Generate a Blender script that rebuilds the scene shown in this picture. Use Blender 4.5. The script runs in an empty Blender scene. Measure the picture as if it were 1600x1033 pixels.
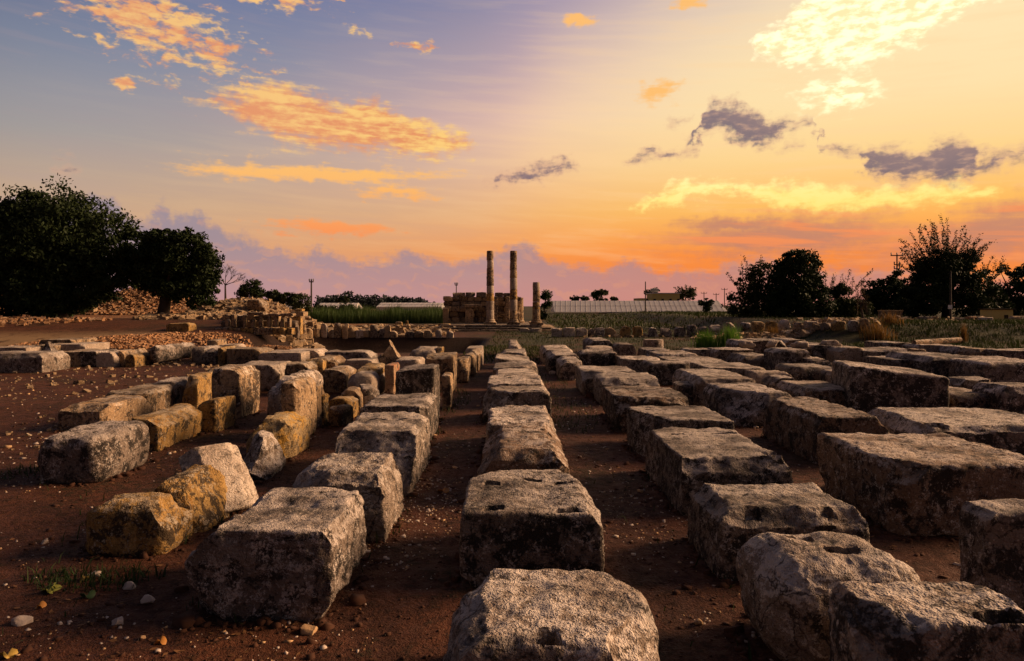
import bpy, math, random
import numpy as np
from mathutils import Vector, Matrix

# ---------------------------------------------------------------- camera, sky, sun
F, H0, HZ = 1100.0, 1.96, 478.0          # focal length in photo pixels, eye height, horizon row
SC = bpy.context.scene
COL = SC.collection
cam_d = bpy.data.cameras.new('camera'); cam = bpy.data.objects.new('camera', cam_d); COL.objects.link(cam)
cam_d.sensor_width = 36.0; cam_d.lens = 36.0*F/1600.0
cam_d.shift_y = (HZ-516.5)/1600.0
cam_d.clip_start = 0.05; cam_d.clip_end = 6000
cam.location = (0, 0, H0); cam.rotation_euler = (math.radians(90), 0, 0)
SC.camera = cam
SC.render.resolution_x, SC.render.resolution_y = 1024, 661
SC.view_settings.view_transform = 'Standard'; SC.view_settings.look = 'None'
SC.view_settings.exposure = 0.35; SC.view_settings.gamma = 1.0

SC.cycles.max_bounces = 4; SC.cycles.diffuse_bounces = 2; SC.cycles.glossy_bounces = 2; SC.cycles.transmission_bounces = 3
SUN_AZ, SUN_EL = math.radians(76), math.radians(20)
sd = bpy.data.lights.new('sun', 'SUN'); sun = bpy.data.objects.new('sun', sd); COL.objects.link(sun)
sd.energy = 4.8; sd.angle = math.radians(26); sd.color = (1.0, 0.62, 0.35)
sdir = Vector((math.sin(SUN_AZ)*math.cos(SUN_EL), math.cos(SUN_AZ)*math.cos(SUN_EL), math.sin(SUN_EL)))
sun.rotation_euler = sdir.to_track_quat('Z', 'Y').to_euler(); sun.location = sdir*50

def lin(c):
    return tuple(((v/255)/12.92 if v/255 <= 0.04045 else ((v/255+0.055)/1.055)**2.4) for v in c)

class NT:
    """small helper to write node trees as expressions"""
    def __init__(s, nt): s.nt = nt; s.nt.nodes.clear()
    def n(s, t, **kw):
        x = s.nt.nodes.new(t)
        for k, v in kw.items(): setattr(x, k, v)
        return x
    def put(s, sock, v):
        if hasattr(v, 'is_linked'): s.nt.links.new(v, sock)
        else:
            if isinstance(v, tuple) and sock.type == 'RGBA' and len(v) == 3: v = v+(1,)
            sock.default_value = v
    def m(s, op, a, b=0.0, c=None):
        x = s.n('ShaderNodeMath', operation=op); s.put(x.inputs[0], a); s.put(x.inputs[1], b)
        if c is not None: s.put(x.inputs[2], c)
        return x.outputs[0]
    def vm(s, op, a, b=(0, 0, 0)):
        x = s.n('ShaderNodeVectorMath', operation=op); s.put(x.inputs[0], a); s.put(x.inputs[1], b)
        return x.outputs['Value'] if op in ('LENGTH', 'DOT_PRODUCT') else x.outputs[0]
    def ss(s, v, a, b, lo=0.0, hi=1.0):
        x = s.n('ShaderNodeMapRange', interpolation_type='SMOOTHSTEP')
        for i, k in zip(range(5), (v, a, b, lo, hi)): s.put(x.inputs[i], k)
        return x.outputs[0]
    def mix(s, f, a, b, mode='MIX'):
        x = s.n('ShaderNodeMix', data_type='RGBA', blend_type=mode)
        s.put(x.inputs[0], f); s.put(x.inputs[6], a); s.put(x.inputs[7], b)
        return x.outputs[2]
    def noise(s, vec, scale, detail=5, rough=0.55, dist=0.0, col=False):
        x = s.n('ShaderNodeTexNoise'); s.put(x.inputs['Vector'], vec); x.inputs['Scale'].default_value = scale
        x.inputs['Detail'].default_value = detail; x.inputs['Roughness'].default_value = rough; x.inputs['Distortion'].default_value = dist
        return x.outputs['Color' if col else 'Fac']
    def voro(s, vec, scale, feature='F1', out='Distance'):
        x = s.n('ShaderNodeTexVoronoi', feature=feature); s.put(x.inputs['Vector'], vec); x.inputs['Scale'].default_value = scale
        return x.outputs[out]
    def ramp(s, v, stops):
        x = s.n('ShaderNodeValToRGB'); s.put(x.inputs[0], v); e = x.color_ramp.elements
        while len(e) < len(stops): e.new(0.5)
        for i, (p, c) in enumerate(stops): e[i].position = p; e[i].color = tuple(c)+(1,)
        return x.outputs[0]

def azel(x, y):
    return math.degrees(math.atan2(x-800, F)), math.degrees(math.atan2(HZ-y, math.hypot(F, x-800)))

def build_world():
    w = bpy.data.worlds.new('World'); SC.world = w; w.use_nodes = True
    T = NT(w.node_tree)
    def n2d(vec, scale, detail=5, rough=0.55, dist=0.0, col=False):
        x = T.n('ShaderNodeTexNoise', noise_dimensions='2D'); T.put(x.inputs['Vector'], vec); x.inputs['Scale'].default_value = scale
        x.inputs['Detail'].default_value = detail; x.inputs['Roughness'].default_value = rough; x.inputs['Distortion'].default_value = dist
        return x.outputs['Color' if col else 'Fac']
    g = T.n('ShaderNodeTexCoord').outputs['Generated']
    sp = T.n('ShaderNodeSeparateXYZ'); T.put(sp.inputs[0], g)
    dx, dy, dz = sp.outputs
    az = T.m('MULTIPLY', T.m('ARCTAN2', dx, dy), 57.29578)
    el = T.m('MULTIPLY', T.m('ARCSINE', dz), 57.29578)
    cv = T.n('ShaderNodeCombineXYZ'); T.put(cv.inputs[0], az); T.put(cv.inputs[1], el); V = cv.outputs[0]
    # closeness to the sun side of the sky
    daz = T.m('ABSOLUTE', T.m('SUBTRACT', az, 42.0))
    dist = T.m('ADD', daz, T.m('MULTIPLY', T.m('MAXIMUM', T.m('SUBTRACT', el, 14.0), 0.0), 1.5))
    wv = n2d(V, 0.035, 2, 0.5)
    dist = T.m('ADD', dist, T.m('MULTIPLY', T.m('SUBTRACT', wv, 0.5), 14.0))
    t = T.ss(dist, 88.0, 14.0)
    e01 = T.m('DIVIDE', el, 90.0)
    q = lambda d: max(0.0, d/90.0)
    cool = T.ramp(e01, [(0, lin((206, 142, 140))), (q(3.5), lin((216, 162, 124))), (q(7), lin((200, 166, 136))),
                        (q(12), lin((160, 154, 152))), (q(18), lin((128, 136, 158))), (q(24), lin((106, 117, 156))),
                        (q(45), lin((78, 82, 118))), (1, lin((70, 70, 96)))])
    warm = T.ramp(e01, [(0, lin((236, 122, 66))), (q(4), lin((252, 142, 58))), (q(7.5), lin((254, 188, 92))),
                        (q(11), lin((254, 212, 140))), (q(15), lin((254, 224, 168))), (q(24), lin((255, 232, 186))),
                        (q(45), lin((190, 160, 160))), (1, lin((84, 80, 102)))])
    mid = T.ramp(e01, [(0, lin((238, 140, 92))), (q(4), lin((246, 154, 78))), (q(7.5), lin((240, 178, 122))),
                       (q(11), lin((239, 188, 156))), (q(15), lin((234, 187, 174))), (q(24), lin((188, 165, 178))),
                       (q(45), lin((112, 104, 134))), (1, lin((74, 74, 100)))])
    sky = T.mix(T.ss(t, 0.0, 0.85), cool, mid)
    sky = T.mix(T.ss(t, 0.45, 1.0), sky, warm)
    # the eastern half, behind the viewer, is dusk
    back = T.ss(dist, 72.0, 128.0)
    sky = T.mix(T.m('MULTIPLY', back, 0.9), sky, lin((40, 36, 44)))
    # ---- clouds, laid out in azimuth and elevation (degrees)
    wn = n2d(V, 0.5, 3, 0.55, 0, True)
    V1 = T.vm('ADD', V, T.vm('MULTIPLY', T.vm('SUBTRACT', wn, (0.5, 0.5, 0.5)), (2.6, 1.5, 0)))
    wn2 = n2d(V, 1.6, 3, 0.55, 0, True)
    Vw = T.vm('ADD', V1, T.vm('MULTIPLY', T.vm('SUBTRACT', wn2, (0.5, 0.5, 0.5)), (1.0, 0.7, 0)))
    def madd(v, a, b):
        x = T.n('ShaderNodeVectorMath', operation='MULTIPLY_ADD'); T.put(x.inputs[0], v); x.inputs[1].default_value = a; x.inputs[2].default_value = b
        return x.outputs[0]
    rc = {}
    def rotated(vec, key, ang):
        if (key, ang) not in rc:
            c, s_ = math.cos(math.radians(ang)), math.sin(math.radians(ang))
            k = T.n('ShaderNodeCombineXYZ'); T.put(k.inputs[0], T.vm('DOT_PRODUCT', vec, (c, s_, 0))); T.put(k.inputs[1], T.vm('DOT_PRODUCT', vec, (-s_, c, 0)))
            rc[(key, ang)] = k.outputs[0]
        return rc[(key, ang)]
    def field(ells, vec, key, grow=1.0):
        cur = None
        for (x0, y0, x1, y1, rot) in ells:
            cx, cy = (x0+x1)/2, (y0+y1)/2
            a, b = azel(cx, cy)
            ra = grow*abs(azel(x1, cy)[0]-azel(x0, cy)[0])/2; rb = grow*abs(azel(cx, y0)[1]-azel(cx, y1)[1])/2
            vv = vec if rot == 0 else rotated(vec, key, rot)
            c, s_ = math.cos(math.radians(rot)), math.sin(math.radians(rot))
            a, b = a*c+b*s_, -a*s_+b*c
            k = madd(vv, (1/ra, 1/rb, 0), (-a/ra, -b/rb, 0))
            d = T.vm('DOT_PRODUCT', k, k)
            cur = d if cur is None else T.m('MINIMUM', cur, d)
        return T.m('SUBTRACT', 1.0, T.m('SQRT', cur))
    def sc(vec, x, y): return T.vm('MULTIPLY', vec, (x, y, 1))
    nz_puff = n2d(sc(V1, 0.55, 1.4), 1.0, 4, 0.5)
    nz_fine = n2d(sc(V, 0.8, 2.2), 1.2, 5, 0.55)
    nz_str = n2d(sc(rotated(V, 's', -3), 0.11, 1.25), 1.0, 4, 0.55, 0.15)
    half = T.m('ADD', T.m('MULTIPLY', nz_puff, 0.5), T.m('MULTIPLY', nz_fine, 0.5))
    def dens(f, nz, k, w): return T.ss(T.m('ADD', f, T.m('MULTIPLY', T.m('SUBTRACT', nz, 0.5), k)), 0.0, w)
    az01 = lambda v: T.m('MULTIPLY_ADD', v, 1/100.0, 0.5)
    sv = T.n('ShaderNodeSeparateXYZ'); T.put(sv.inputs[0], Vw); azw, elw = az01(sv.outputs[0]), sv.outputs[1]
    def curve(pts):
        x = T.n('ShaderNodeFloatCurve'); T.put(x.inputs['Value'], azw); cm = x.mapping; c = cm.curves[0]
        P_ = [(azel(px, py)[0]/100+0.5, azel(px, py)[1]/30.0) for px, py in pts]
        P_ = [(0.0, P_[0][1])]+P_+[(1.0, P_[-1][1])]
        while len(c.points) < len(P_): c.points.new(0.5, 0.5)
        for k, p_ in enumerate(P_): c.points[k].location = (p_[0], min(1, max(0, p_[1]))); c.points[k].handle_type = 'VECTOR'
        cm.update()
        return T.m('MULTIPLY', x.outputs[0], 30.0)
    def strip(pts, size):
        U = curve([(p[0], p[1]) for p in pts]); L = curve([(p[0], p[2]) for p in pts])
        return T.m('DIVIDE', T.m('MINIMUM', T.m('SUBTRACT', U, elw), T.m('SUBTRACT', elw, L)), size), T.m('DIVIDE', T.m('SUBTRACT', elw, L), T.m('MAXIMUM', T.m('SUBTRACT', U, L), 0.3))
    # thin high streaks over the whole glow
    sky = T.mix(T.m('MULTIPLY', T.m('MULTIPLY', T.ss(nz_str, 0.42, 0.78), t), 0.30), sky, lin((255, 212, 156)))
    sky = T.mix(T.m('MULTIPLY', T.m('MULTIPLY', T.ss(nz_str, 0.55, 0.28), T.m('SUBTRACT', 1.0, t)), 0.15), sky, lin((176, 152, 152)))
    # sunlit puffs on the blue side
    puffs = field([(60, -40, 420, 106, -20), (330, -30, 520, 16, 0), (542, 36, 582, 62, 0), (612, 61, 682, 85, 0), (165, 118, 230, 144, 0)], V1, 'a')
    d1 = dens(puffs, T.m('ADD', T.m('MULTIPLY', nz_puff, 0.6), T.m('MULTIPLY', nz_fine, 0.4)), 4.2, 0.9)
    big = strip([(265, 175, 145), (285, 148, 160), (330, 136, 178), (370, 132, 205), (420, 120, 228), (460, 122, 240), (510, 138, 246), (545, 150, 252), (590, 138, 254),
                 (625, 162, 256), (680, 186, 252), (730, 204, 244), (755, 235, 215)], 1.9)[0]
    d2 = dens(big, T.m('ADD', T.m('MULTIPLY', nz_str, 0.6), T.m('ADD', T.m('MULTIPLY', nz_puff, 0.2), T.m('MULTIPLY', nz_fine, 0.2))), 2.6, 0.8)
    stk = field([(250, 252, 740, 290, 0), (520, 288, 700, 314, 0), (400, 340, 640, 374, 0), (876, 18, 934, 44, 0), (1045, -10, 1100, 18, 0), (985, 120, 1075, 168, 10)], V1, 'a')
    d3 = dens(stk, T.m('ADD', T.m('MULTIPLY', nz_str, 0.6), T.m('MULTIPLY', nz_fine, 0.4)), 2.4, 0.75)
    lit = T.mix(T.ss(T.m('ADD', T.m('MULTIPLY', nz_str, 0.6), T.m('MULTIPLY', nz_fine, 0.4)), 0.38, 0.62), lin((232, 146, 92)), lin((255, 206, 118)))
    lit = T.mix(T.ss(az, -24.0, -6.0), T.mix(0.25, lit, lin((236, 168, 128))), lit)
    sky = T.mix(T.m('MULTIPLY', d1, 0.92), sky, lit)
    sky = T.mix(T.m('MULTIPLY', d2, 0.94), sky, lit)
    sky = T.mix(T.m('MULTIPLY', d3, 0.95), sky, T.mix(T.ss(el, 4, 11), lin((250, 140, 80)), lin((255, 190, 106))))
    # very bright cloud high on the sun side
    br = strip([(1155, 60, 20), (1180, 48, 95), (1230, 14, 108), (1280, -40, 116), (1330, -70, 118), (1380, -70, 104), (1430, -80, 80), (1500, -80, 36), (1560, -80, 6), (1640, -40, -70)], 1.5)[0]
    br2 = strip([(950, 345, 315), (1000, 314, 338), (1040, 284, 330), (1090, 274, 318), (1150, 276, 310), (1200, 278, 328), (1260, 278, 338), (1320, 284, 338), (1400, 288, 334),
                 (1480, 278, 322), (1560, 278, 312), (1660, 310, 280)], 1.0)[0]
    br3 = field([(1225, 106, 1395, 186, 0)], Vw, 'b')
    br = T.m('MAXIMUM', br, T.m('MAXIMUM', br2, br3))
    d4 = dens(br, half, 2.0, 1.1)
    sky = T.mix(d4, sky, T.mix(T.ss(el, 6, 16), lin((255, 230, 120)), T.mix(T.ss(half, 0.40, 0.58), lin((255, 238, 176)), (1.3, 1.2, 0.74))))
    # rusty band low on the right
    bd = field([(930, 322, 1520, 420, 0), (1200, 296, 1950, 424, 10), (1000, 330, 1300, 376, 0)], Vw, 'b')
    d5 = dens(bd, T.m('ADD', T.m('MULTIPLY', nz_str, 0.75), T.m('MULTIPLY', nz_fine, 0.25)), 1.3, 0.8)
    sky = T.mix(T.m('MULTIPLY', d5, 0.85), sky, T.mix(T.ss(nz_str, 0.42, 0.66), lin((190, 128, 108)), lin((240, 136, 84))))
    # grey-violet clouds across the glow
    dk, dkh = strip([(700, 300, 270), (740, 292, 290), (765, 276, 298), (800, 258, 298), (850, 246, 294), (885, 236, 280), (905, 248, 266), (925, 266, 254), (950, 266, 250), (972, 246, 262),
                (1010, 226, 260), (1060, 220, 252), (1090, 205, 246), (1098, 160, 220), (1115, 144, 212), (1150, 148, 230), (1175, 164, 242), (1205, 178, 240), (1240, 174, 212), (1272, 176, 202),
                (1284, 216, 250), (1310, 218, 250), (1336, 226, 256), (1352, 218, 284), (1400, 218, 296), (1445, 222, 298), (1480, 202, 296), (1512, 206, 292), (1540, 234, 280), (1572, 220, 276),
                (1610, 218, 272), (1700, 226, 272), (1800, 270, 240)], 0.66)
    dk = T.m('MAXIMUM', dk, field([(70, 244, 130, 284, -10), (1030, 178, 1082, 210, 20), (1218, 208, 1260, 246, 0)], Vw, 'b'))
    d6 = dens(dk, T.m('ADD', T.m('MULTIPLY', nz_puff, 0.75), T.m('MULTIPLY', nz_fine, 0.25)), 2.8, 2.1)
    core = T.ss(T.m('ADD', d6, T.m('MULTIPLY', T.m('SUBTRACT', nz_fine, 0.5), 1.4)), 0.25, 1.1)
    dcol = T.mix(core, lin((214, 166, 138)), T.mix(T.ss(dkh, 0.0, 0.9), lin((100, 90, 110)), lin((138, 112, 118))))
    sky = T.mix(T.m('MULTIPLY', d6, 0.92), sky, dcol)
    # cumulus bank along the horizon
    bk = curve([(-200, 330), (-60, 320), (0, 305), (40, 298), (80, 312), (120, 296), (160, 292), (190, 322), (235, 336), (252, 312), (275, 330), (300, 316), (322, 330), (345, 352), (375, 360),
                (410, 368), (440, 385), (470, 392), (500, 376), (530, 392), (560, 402), (600, 396), (640, 384), (680, 398), (720, 400), (750, 392), (780, 378), (810, 372), (840, 382), (870, 398),
                (900, 408), (940, 412), (975, 400), (1010, 410), (1060, 418), (1120, 416), (1150, 402), (1190, 394), (1230, 404), (1300, 408), (1380, 412), (1450, 425), (1600, 430), (1900, 420)])
    bank = T.m('SUBTRACT', bk, elw)
    d7 = dens(bank, half, 1.8, 1.1)
    bc = T.mix(T.ss(el, 0.0, 5.5), lin((184, 144, 148)), lin((146, 134, 152)))
    bc = T.mix(T.ss(az, -10, 25), bc, T.mix(T.ss(el, 0.0, 5.0), lin((200, 138, 128)), lin((176, 132, 130))))
    bc = T.mix(T.m('MULTIPLY', back, 0.7), bc, lin((62, 56, 70)))
    bc = T.mix(T.m('MULTIPLY', T.ss(nz_puff, 0.52, 0.72), 0.4), bc, lin((216, 154, 128)))
    sky = T.mix(T.m('MULTIPLY', d7, 0.80), sky, bc)
    # the ground below the horizon line
    sky = T.mix(T.ss(el, -0.2, -3.0), sky, (0.05, 0.035, 0.025))
    nis = T.n('ShaderNodeTexSky', sky_type='NISHITA'); nis.sun_disc = False
    nis.sun_elevation = SUN_EL; nis.sun_rotation = SUN_AZ; nis.dust_density = 4.0
    b1 = T.n('ShaderNodeBackground'); T.put(b1.inputs[0], sky); b1.inputs[1].default_value = 0.78
    b2 = T.n('ShaderNodeBackground'); T.put(b2.inputs[0], nis.outputs[0]); b2.inputs[1].default_value = 0.003
    ad = T.n('ShaderNodeAddShader'); T.nt.links.new(b1.outputs[0], ad.inputs[0]); T.nt.links.new(b2.outputs[0], ad.inputs[1])
    o = T.n('ShaderNodeOutputWorld'); T.nt.links.new(ad.outputs[0], o.inputs[0])
    w.cycles.sampling_method = 'MANUAL'; w.cycles.sample_map_resolution = 512
build_world()

# ---------------------------------------------------------------- numpy noise
_rs = np.random.RandomState(7)
_perm = np.concatenate([_rs.permutation(256)]*3)
_grad = _rs.normal(size=(256, 3)); _grad /= np.linalg.norm(_grad, axis=1)[:, None]
def perlin(p):
    p = np.asarray(p, float); i = np.floor(p).astype(int); f = p-i; i &= 255
    u = f*f*f*(f*(f*6-15)+10); out = np.zeros(len(p))
    for a in (0, 1):
        wx = u[:, 0] if a else 1-u[:, 0]
        for b in (0, 1):
            wy = u[:, 1] if b else 1-u[:, 1]
            for c in (0, 1):
                wz = u[:, 2] if c else 1-u[:, 2]
                h = _perm[_perm[_perm[i[:, 0]+a]+i[:, 1]+b]+i[:, 2]+c]
                out += wx*wy*wz*((_grad[h]*(f-np.array([a, b, c]))).sum(1))
    return out
def fbm(p, o=4, gain=0.5):
    s = 0; a = 1.0
    for k in range(o): s = s+a*perlin(p*(2.03**k)+k*17.3); a *= gain
    return s
def sst(x, a, b):
    t = np.clip((np.asarray(x, float)-a)/(b-a), 0, 1); return t*t*(3-2*t)

# ---------------------------------------------------------------- mesh helpers
def mesh_np(name, V, Fc, smooth=False, sharp=None):
    """vertices (n,3) and faces as a list of arrays (m,k)"""
    me = bpy.data.meshes.new(name)
    if not isinstance(Fc, list): Fc = [Fc]
    Fc = [np.asarray(f, np.int32) for f in Fc if len(f)]
    nl = sum(f.size for f in Fc); npoly = sum(len(f) for f in Fc)
    me.vertices.add(len(V)); me.loops.add(nl); me.polygons.add(npoly)
    me.vertices.foreach_set('co', np.asarray(V, np.float32).ravel())
    me.loops.foreach_set('vertex_index', np.concatenate([f.ravel() for f in Fc]))
    tot = np.concatenate([np.full(len(f), f.shape[1], np.int32) for f in Fc])
    st = np.concatenate([[0], np.cumsum(tot)[:-1]]).astype(np.int32)
    me.polygons.foreach_set('loop_start', st); me.polygons.foreach_set('loop_total', tot)
    me.polygons.foreach_set('use_smooth', np.full(npoly, smooth, bool))
    me.update(calc_edges=True); me.validate()
    if sharp: me.set_sharp_from_angle(angle=math.radians(sharp))
    return me
def obj(name, me, mat, parent=None, loc=(0, 0, 0), rot=(0, 0, 0)):
    o = bpy.data.objects.new(name, me); COL.objects.link(o)
    if me and mat and not me.materials: me.materials.append(mat)
    o.location = loc; o.rotation_euler = rot
    if parent: o.parent = parent
    return o
def tag(o, label=None, cat=None, group=None, kind=None):
    if cat and not kind: kind = 'thing'
    for k, v in (('label', label), ('category', cat), ('group', group), ('kind', kind)):
        if v: o[k] = v
    return o
def empty(name, loc, label=None, cat=None, group=None, rz=0):
    o = bpy.data.objects.new(name, None); COL.objects.link(o); o.location = loc; o.rotation_euler = (0, 0, rz)
    o.empty_display_size = 0.2
    return tag(o, label, cat, group)
class MB:
    def __init__(s): s.V = []; s.Q = []; s.T = []; s.n = 0
    def add(s, V, Q=None, T=None):
        s.V.append(np.asarray(V, float))
        if Q is not None and len(Q): s.Q.append(np.asarray(Q)+s.n)
        if T is not None and len(T): s.T.append(np.asarray(T)+s.n)
        s.n += len(V)
    def box(s, x0, x1, y0, y1, z0, z1):
        V = [(x, y, z) for z in (z0, z1) for y in (y0, y1) for x in (x0, x1)]
        s.add(V, [(0, 2, 3, 1), (4, 5, 7, 6), (0, 1, 5, 4), (2, 6, 7, 3), (0, 4, 6, 2), (1, 3, 7, 5)])
    def tube(s, pts, rad, n=6, cap=True):
        pts = np.asarray(pts, float); rad = np.broadcast_to(rad, (len(pts),)); V = []
        a = np.arange(n)*2*np.pi/n
        for i in range(len(pts)):
            d = pts[min(i+1, len(pts)-1)]-pts[max(i-1, 0)]; d = d/(np.linalg.norm(d)+1e-9)
            r = np.array([1, 0, 0]) if abs(d[0]) < 0.8 else np.array([0, 1, 0])
            u = np.cross(d, r); u /= np.linalg.norm(u); v = np.cross(d, u)
            V.append(pts[i]+rad[i]*(np.cos(a)[:, None]*u+np.sin(a)[:, None]*v))
        V = np.concatenate(V); Q = []
        for i in range(len(pts)-1):
            for k in range(n): Q.append((i*n+k, i*n+(k+1) % n, (i+1)*n+(k+1) % n, (i+1)*n+k))
        T = []
        if cap:
            c0, c1 = len(V), len(V)+1; V = np.vstack([V, pts[0], pts[-1]])
            for k in range(n): T.append((c0, (k+1) % n, k)); T.append((c1, (len(pts)-1)*n+k, (len(pts)-1)*n+(k+1) % n))
        s.add(V, Q, T)
    def build(s, name, mat, parent=None, smooth=False, loc=(0, 0, 0), sharp=None):
        fc = []
        if s.Q: fc.append(np.concatenate(s.Q))
        if s.T: fc.append(np.concatenate(s.T))
        return obj(name, mesh_np(name, np.concatenate(s.V), fc, smooth, sharp), mat, parent, loc)
def on(x, y, z=0.0):
    Y = F*(H0-z)/(y-HZ); return (x-800)*Y/F, Y
def at(x, y, Y):
    return np.array([(x-800)*Y/F, Y, H0-(y-HZ)*Y/F])

# ---------------------------------------------------------------- materials
def new_mat(name):
    m = bpy.data.materials.new(name); m.use_nodes = True; T = NT(m.node_tree)
    bs = T.n('ShaderNodeBsdfPrincipled'); o = T.n('ShaderNodeOutputMaterial'); T.nt.links.new(bs.outputs[0], o.inputs[0])
    bs.inputs['Roughness'].default_value = 0.9; bs.inputs['Specular IOR Level'].default_value = 0.25
    return m, T, bs
def bump(T, bs, h, strength=0.5, dist=0.02):
    b = T.n('ShaderNodeBump'); b.inputs['Strength'].default_value = strength; b.inputs['Distance'].default_value = dist
    T.put(b.inputs['Height'], h); T.nt.links.new(b.outputs[0], bs.inputs['Normal'])
def stone_mat(name, a, b, dark, pale, kd=0.55, kp=0.5, yellow=0.0, streak=0.0, ycol=(0.42, 0.2, 0.03)):
    m, T, bs = new_mat(name)
    oi = T.n('ShaderNodeObjectInfo'); oc = T.n('ShaderNodeTexCoord').outputs['Object']
    cv = T.n('ShaderNodeCombineXYZ')
    for i, k in enumerate((61.0, 37.0, 83.0)): T.put(cv.inputs[i], T.m('MULTIPLY', oi.outputs['Random'], k))
    rnd_ = T.m('FRACT', T.m('MULTIPLY', oi.outputs['Random'], 7.31)); rnd2 = T.m('FRACT', T.m('MULTIPLY', oi.outputs['Random'], 23.7))
    P = T.vm('ADD', T.vm('MULTIPLY', oc, T.m('ADD', 0.6, T.m('MULTIPLY', rnd_, 0.9))), cv.outputs[0])
    n1 = T.noise(P, 2.2, 4, 0.6, 0.3); n2 = T.noise(P, 9.0, 4, 0.68, 0.3); n3 = T.noise(P, 34.0, 3, 0.7)
    n4 = T.noise(P, 5.0, 4, 0.7, 0.6); n5 = T.noise(P, 90.0, 2, 0.6)
    c = T.mix(T.ss(n1, 0.36, 0.64), a, b)
    c = T.mix(T.m('MULTIPLY', T.ss(n3, 0.44, 0.60), 0.6), c, tuple(v*0.38 for v in a))
    on_ = T.n('ShaderNodeSeparateXYZ'); T.put(on_.inputs[0], T.n('ShaderNodeTexCoord').outputs['Normal'])
    crust = T.m('MULTIPLY', T.ss(on_.outputs[2], 0.1, 0.8), 0.085)      # crustose lichen favours upper faces
    if streak:
        st = T.noise(T.vm('MULTIPLY', P, (14, 14, 1.2)), 1.0, 5, 0.6)
        c = T.mix(T.m('MULTIPLY', T.ss(st, 0.45, 0.68), streak), c, tuple(v*0.4 for v in a))
    dk = T.m('ADD', T.m('MULTIPLY', T.m('SUBTRACT', rnd2, 0.5), 0.06), T.m('ADD', T.m('MULTIPLY', n4, 0.78), T.m('MULTIPLY', n3, 0.22)))
    ck = T.m('MULTIPLY', T.ss(T.voro(T.vm('ADD', P, T.vm('MULTIPLY', T.noise(P, 6, 3, 0.6, 0, True), (0.22, 0.22, 0.22))), 2.6, 'DISTANCE_TO_EDGE'), 0.022, 0.004), T.ss(n1, 0.46, 0.54))
    c = T.mix(T.ss(dk, 0.57-0.1*kd, 0.65-0.1*kd, 0.0, 0.92), c, dark)
    # pale crusts of lichen: large maps and small rosettes
    lp = T.m('ADD', T.m('ADD', crust, T.m('MULTIPLY', T.m('SUBTRACT', rnd_, 0.5), 0.05)), T.m('ADD', T.m('MULTIPLY', n2, 0.45), T.m('ADD', T.m('MULTIPLY', n3, 0.35), T.m('MULTIPLY', n5, 0.2))))
    patch = T.ss(T.noise(P, 1.5, 2, 0.5), 0.38, 0.58)
    c = T.mix(T.m('MULTIPLY', T.ss(lp, 0.585-0.1*kp, 0.655-0.1*kp, 0.0, 0.92), T.m('ADD', 0.22, T.m('MULTIPLY', patch, 0.78))), c, pale)
    vd = T.voro(T.vm('ADD', P, T.vm('MULTIPLY', T.noise(P, 30, 3, 0.6, 0, True), (0.03, 0.03, 0.03))), 26.0)
    spot = T.m('MULTIPLY', T.ss(vd, 0.34, 0.24), T.ss(n2, 0.47, 0.57))
    c = T.mix(T.m('MULTIPLY', spot, 0.6), c, tuple(min(1, v*1.1) for v in pale))
    if yellow:
        ym = T.ss(T.m('ADD', T.m('MULTIPLY', n1, 0.5), T.m('MULTIPLY', n2, 0.5)), 0.6-0.13*yellow, 0.7-0.13*yellow)
        c = T.mix(T.m('MULTIPLY', ym, 0.85), c, ycol)
    c = T.mix(T.m('MULTIPLY', ck, 0.8), c, dark)
    hv = T.m('ADD', 0.8, T.m('MULTIPLY', oi.outputs['Random'], 0.4))
    hs = T.n('ShaderNodeHueSaturation'); T.put(hs.inputs['Color'], c); T.put(hs.inputs['Value'], hv)
    T.put(bs.inputs['Base Color'], hs.outputs[0])
    pit = T.ss(T.voro(P, 60.0), 0.0, 0.35)
    h = T.m('ADD', T.m('ADD', T.m('MULTIPLY', n2, 1.2), T.m('MULTIPLY', n3, 0.9)), T.m('ADD', T.m('MULTIPLY', n5, 0.4), T.m('MULTIPLY', pit, 0.35)))
    bump(T, bs, h, 1.0, 0.035)
    bs.inputs['Roughness'].default_value = 0.92; bs.inputs['Specular IOR Level'].default_value = 0.2
    return m
M = {}
M['grey'] = stone_mat('grey_lichen_stone', (0.27, 0.205, 0.155), (0.38, 0.295, 0.23), (0.034, 0.028, 0.024), (0.70, 0.60, 0.51), 0.9, 0.65)
M['grey2'] = stone_mat('dark_weathered_stone', (0.21, 0.16, 0.125), (0.31, 0.24, 0.19), (0.027, 0.022, 0.019), (0.68, 0.58, 0.50), 1.2, 0.58)
M['brown'] = stone_mat('brown_topped_stone', (0.22, 0.14, 0.09), (0.32, 0.215, 0.145), (0.028, 0.022, 0.018), (0.64, 0.53, 0.44), 1.1, 0.48)
M['tan'] = stone_mat('tan_limestone', (0.41, 0.27, 0.15), (0.52, 0.36, 0.21), (0.055, 0.04, 0.03), (0.64, 0.53, 0.41), 0.85, 0.4, 0.2, 0.7)
M['gold'] = stone_mat('golden_limestone', (0.50, 0.29, 0.09), (0.62, 0.39, 0.14), (0.05, 0.037, 0.026), (0.62, 0.49, 0.33), 0.95, 0.35, 0.5, 0.6)
M['pale'] = stone_mat('pale_limestone', (0.48, 0.37, 0.28), (0.58, 0.46, 0.36), (0.12, 0.09, 0.065), (0.72, 0.61, 0.50), 0.35, 0.5)
M['lichen'] = stone_mat('yellow_lichen_stone', (0.40, 0.28, 0.14), (0.48, 0.36, 0.2), (0.07, 0.055, 0.04), (0.55, 0.45, 0.28), 0.5, 0.1, 0.95, 0.0, (0.50, 0.27, 0.04))
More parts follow.
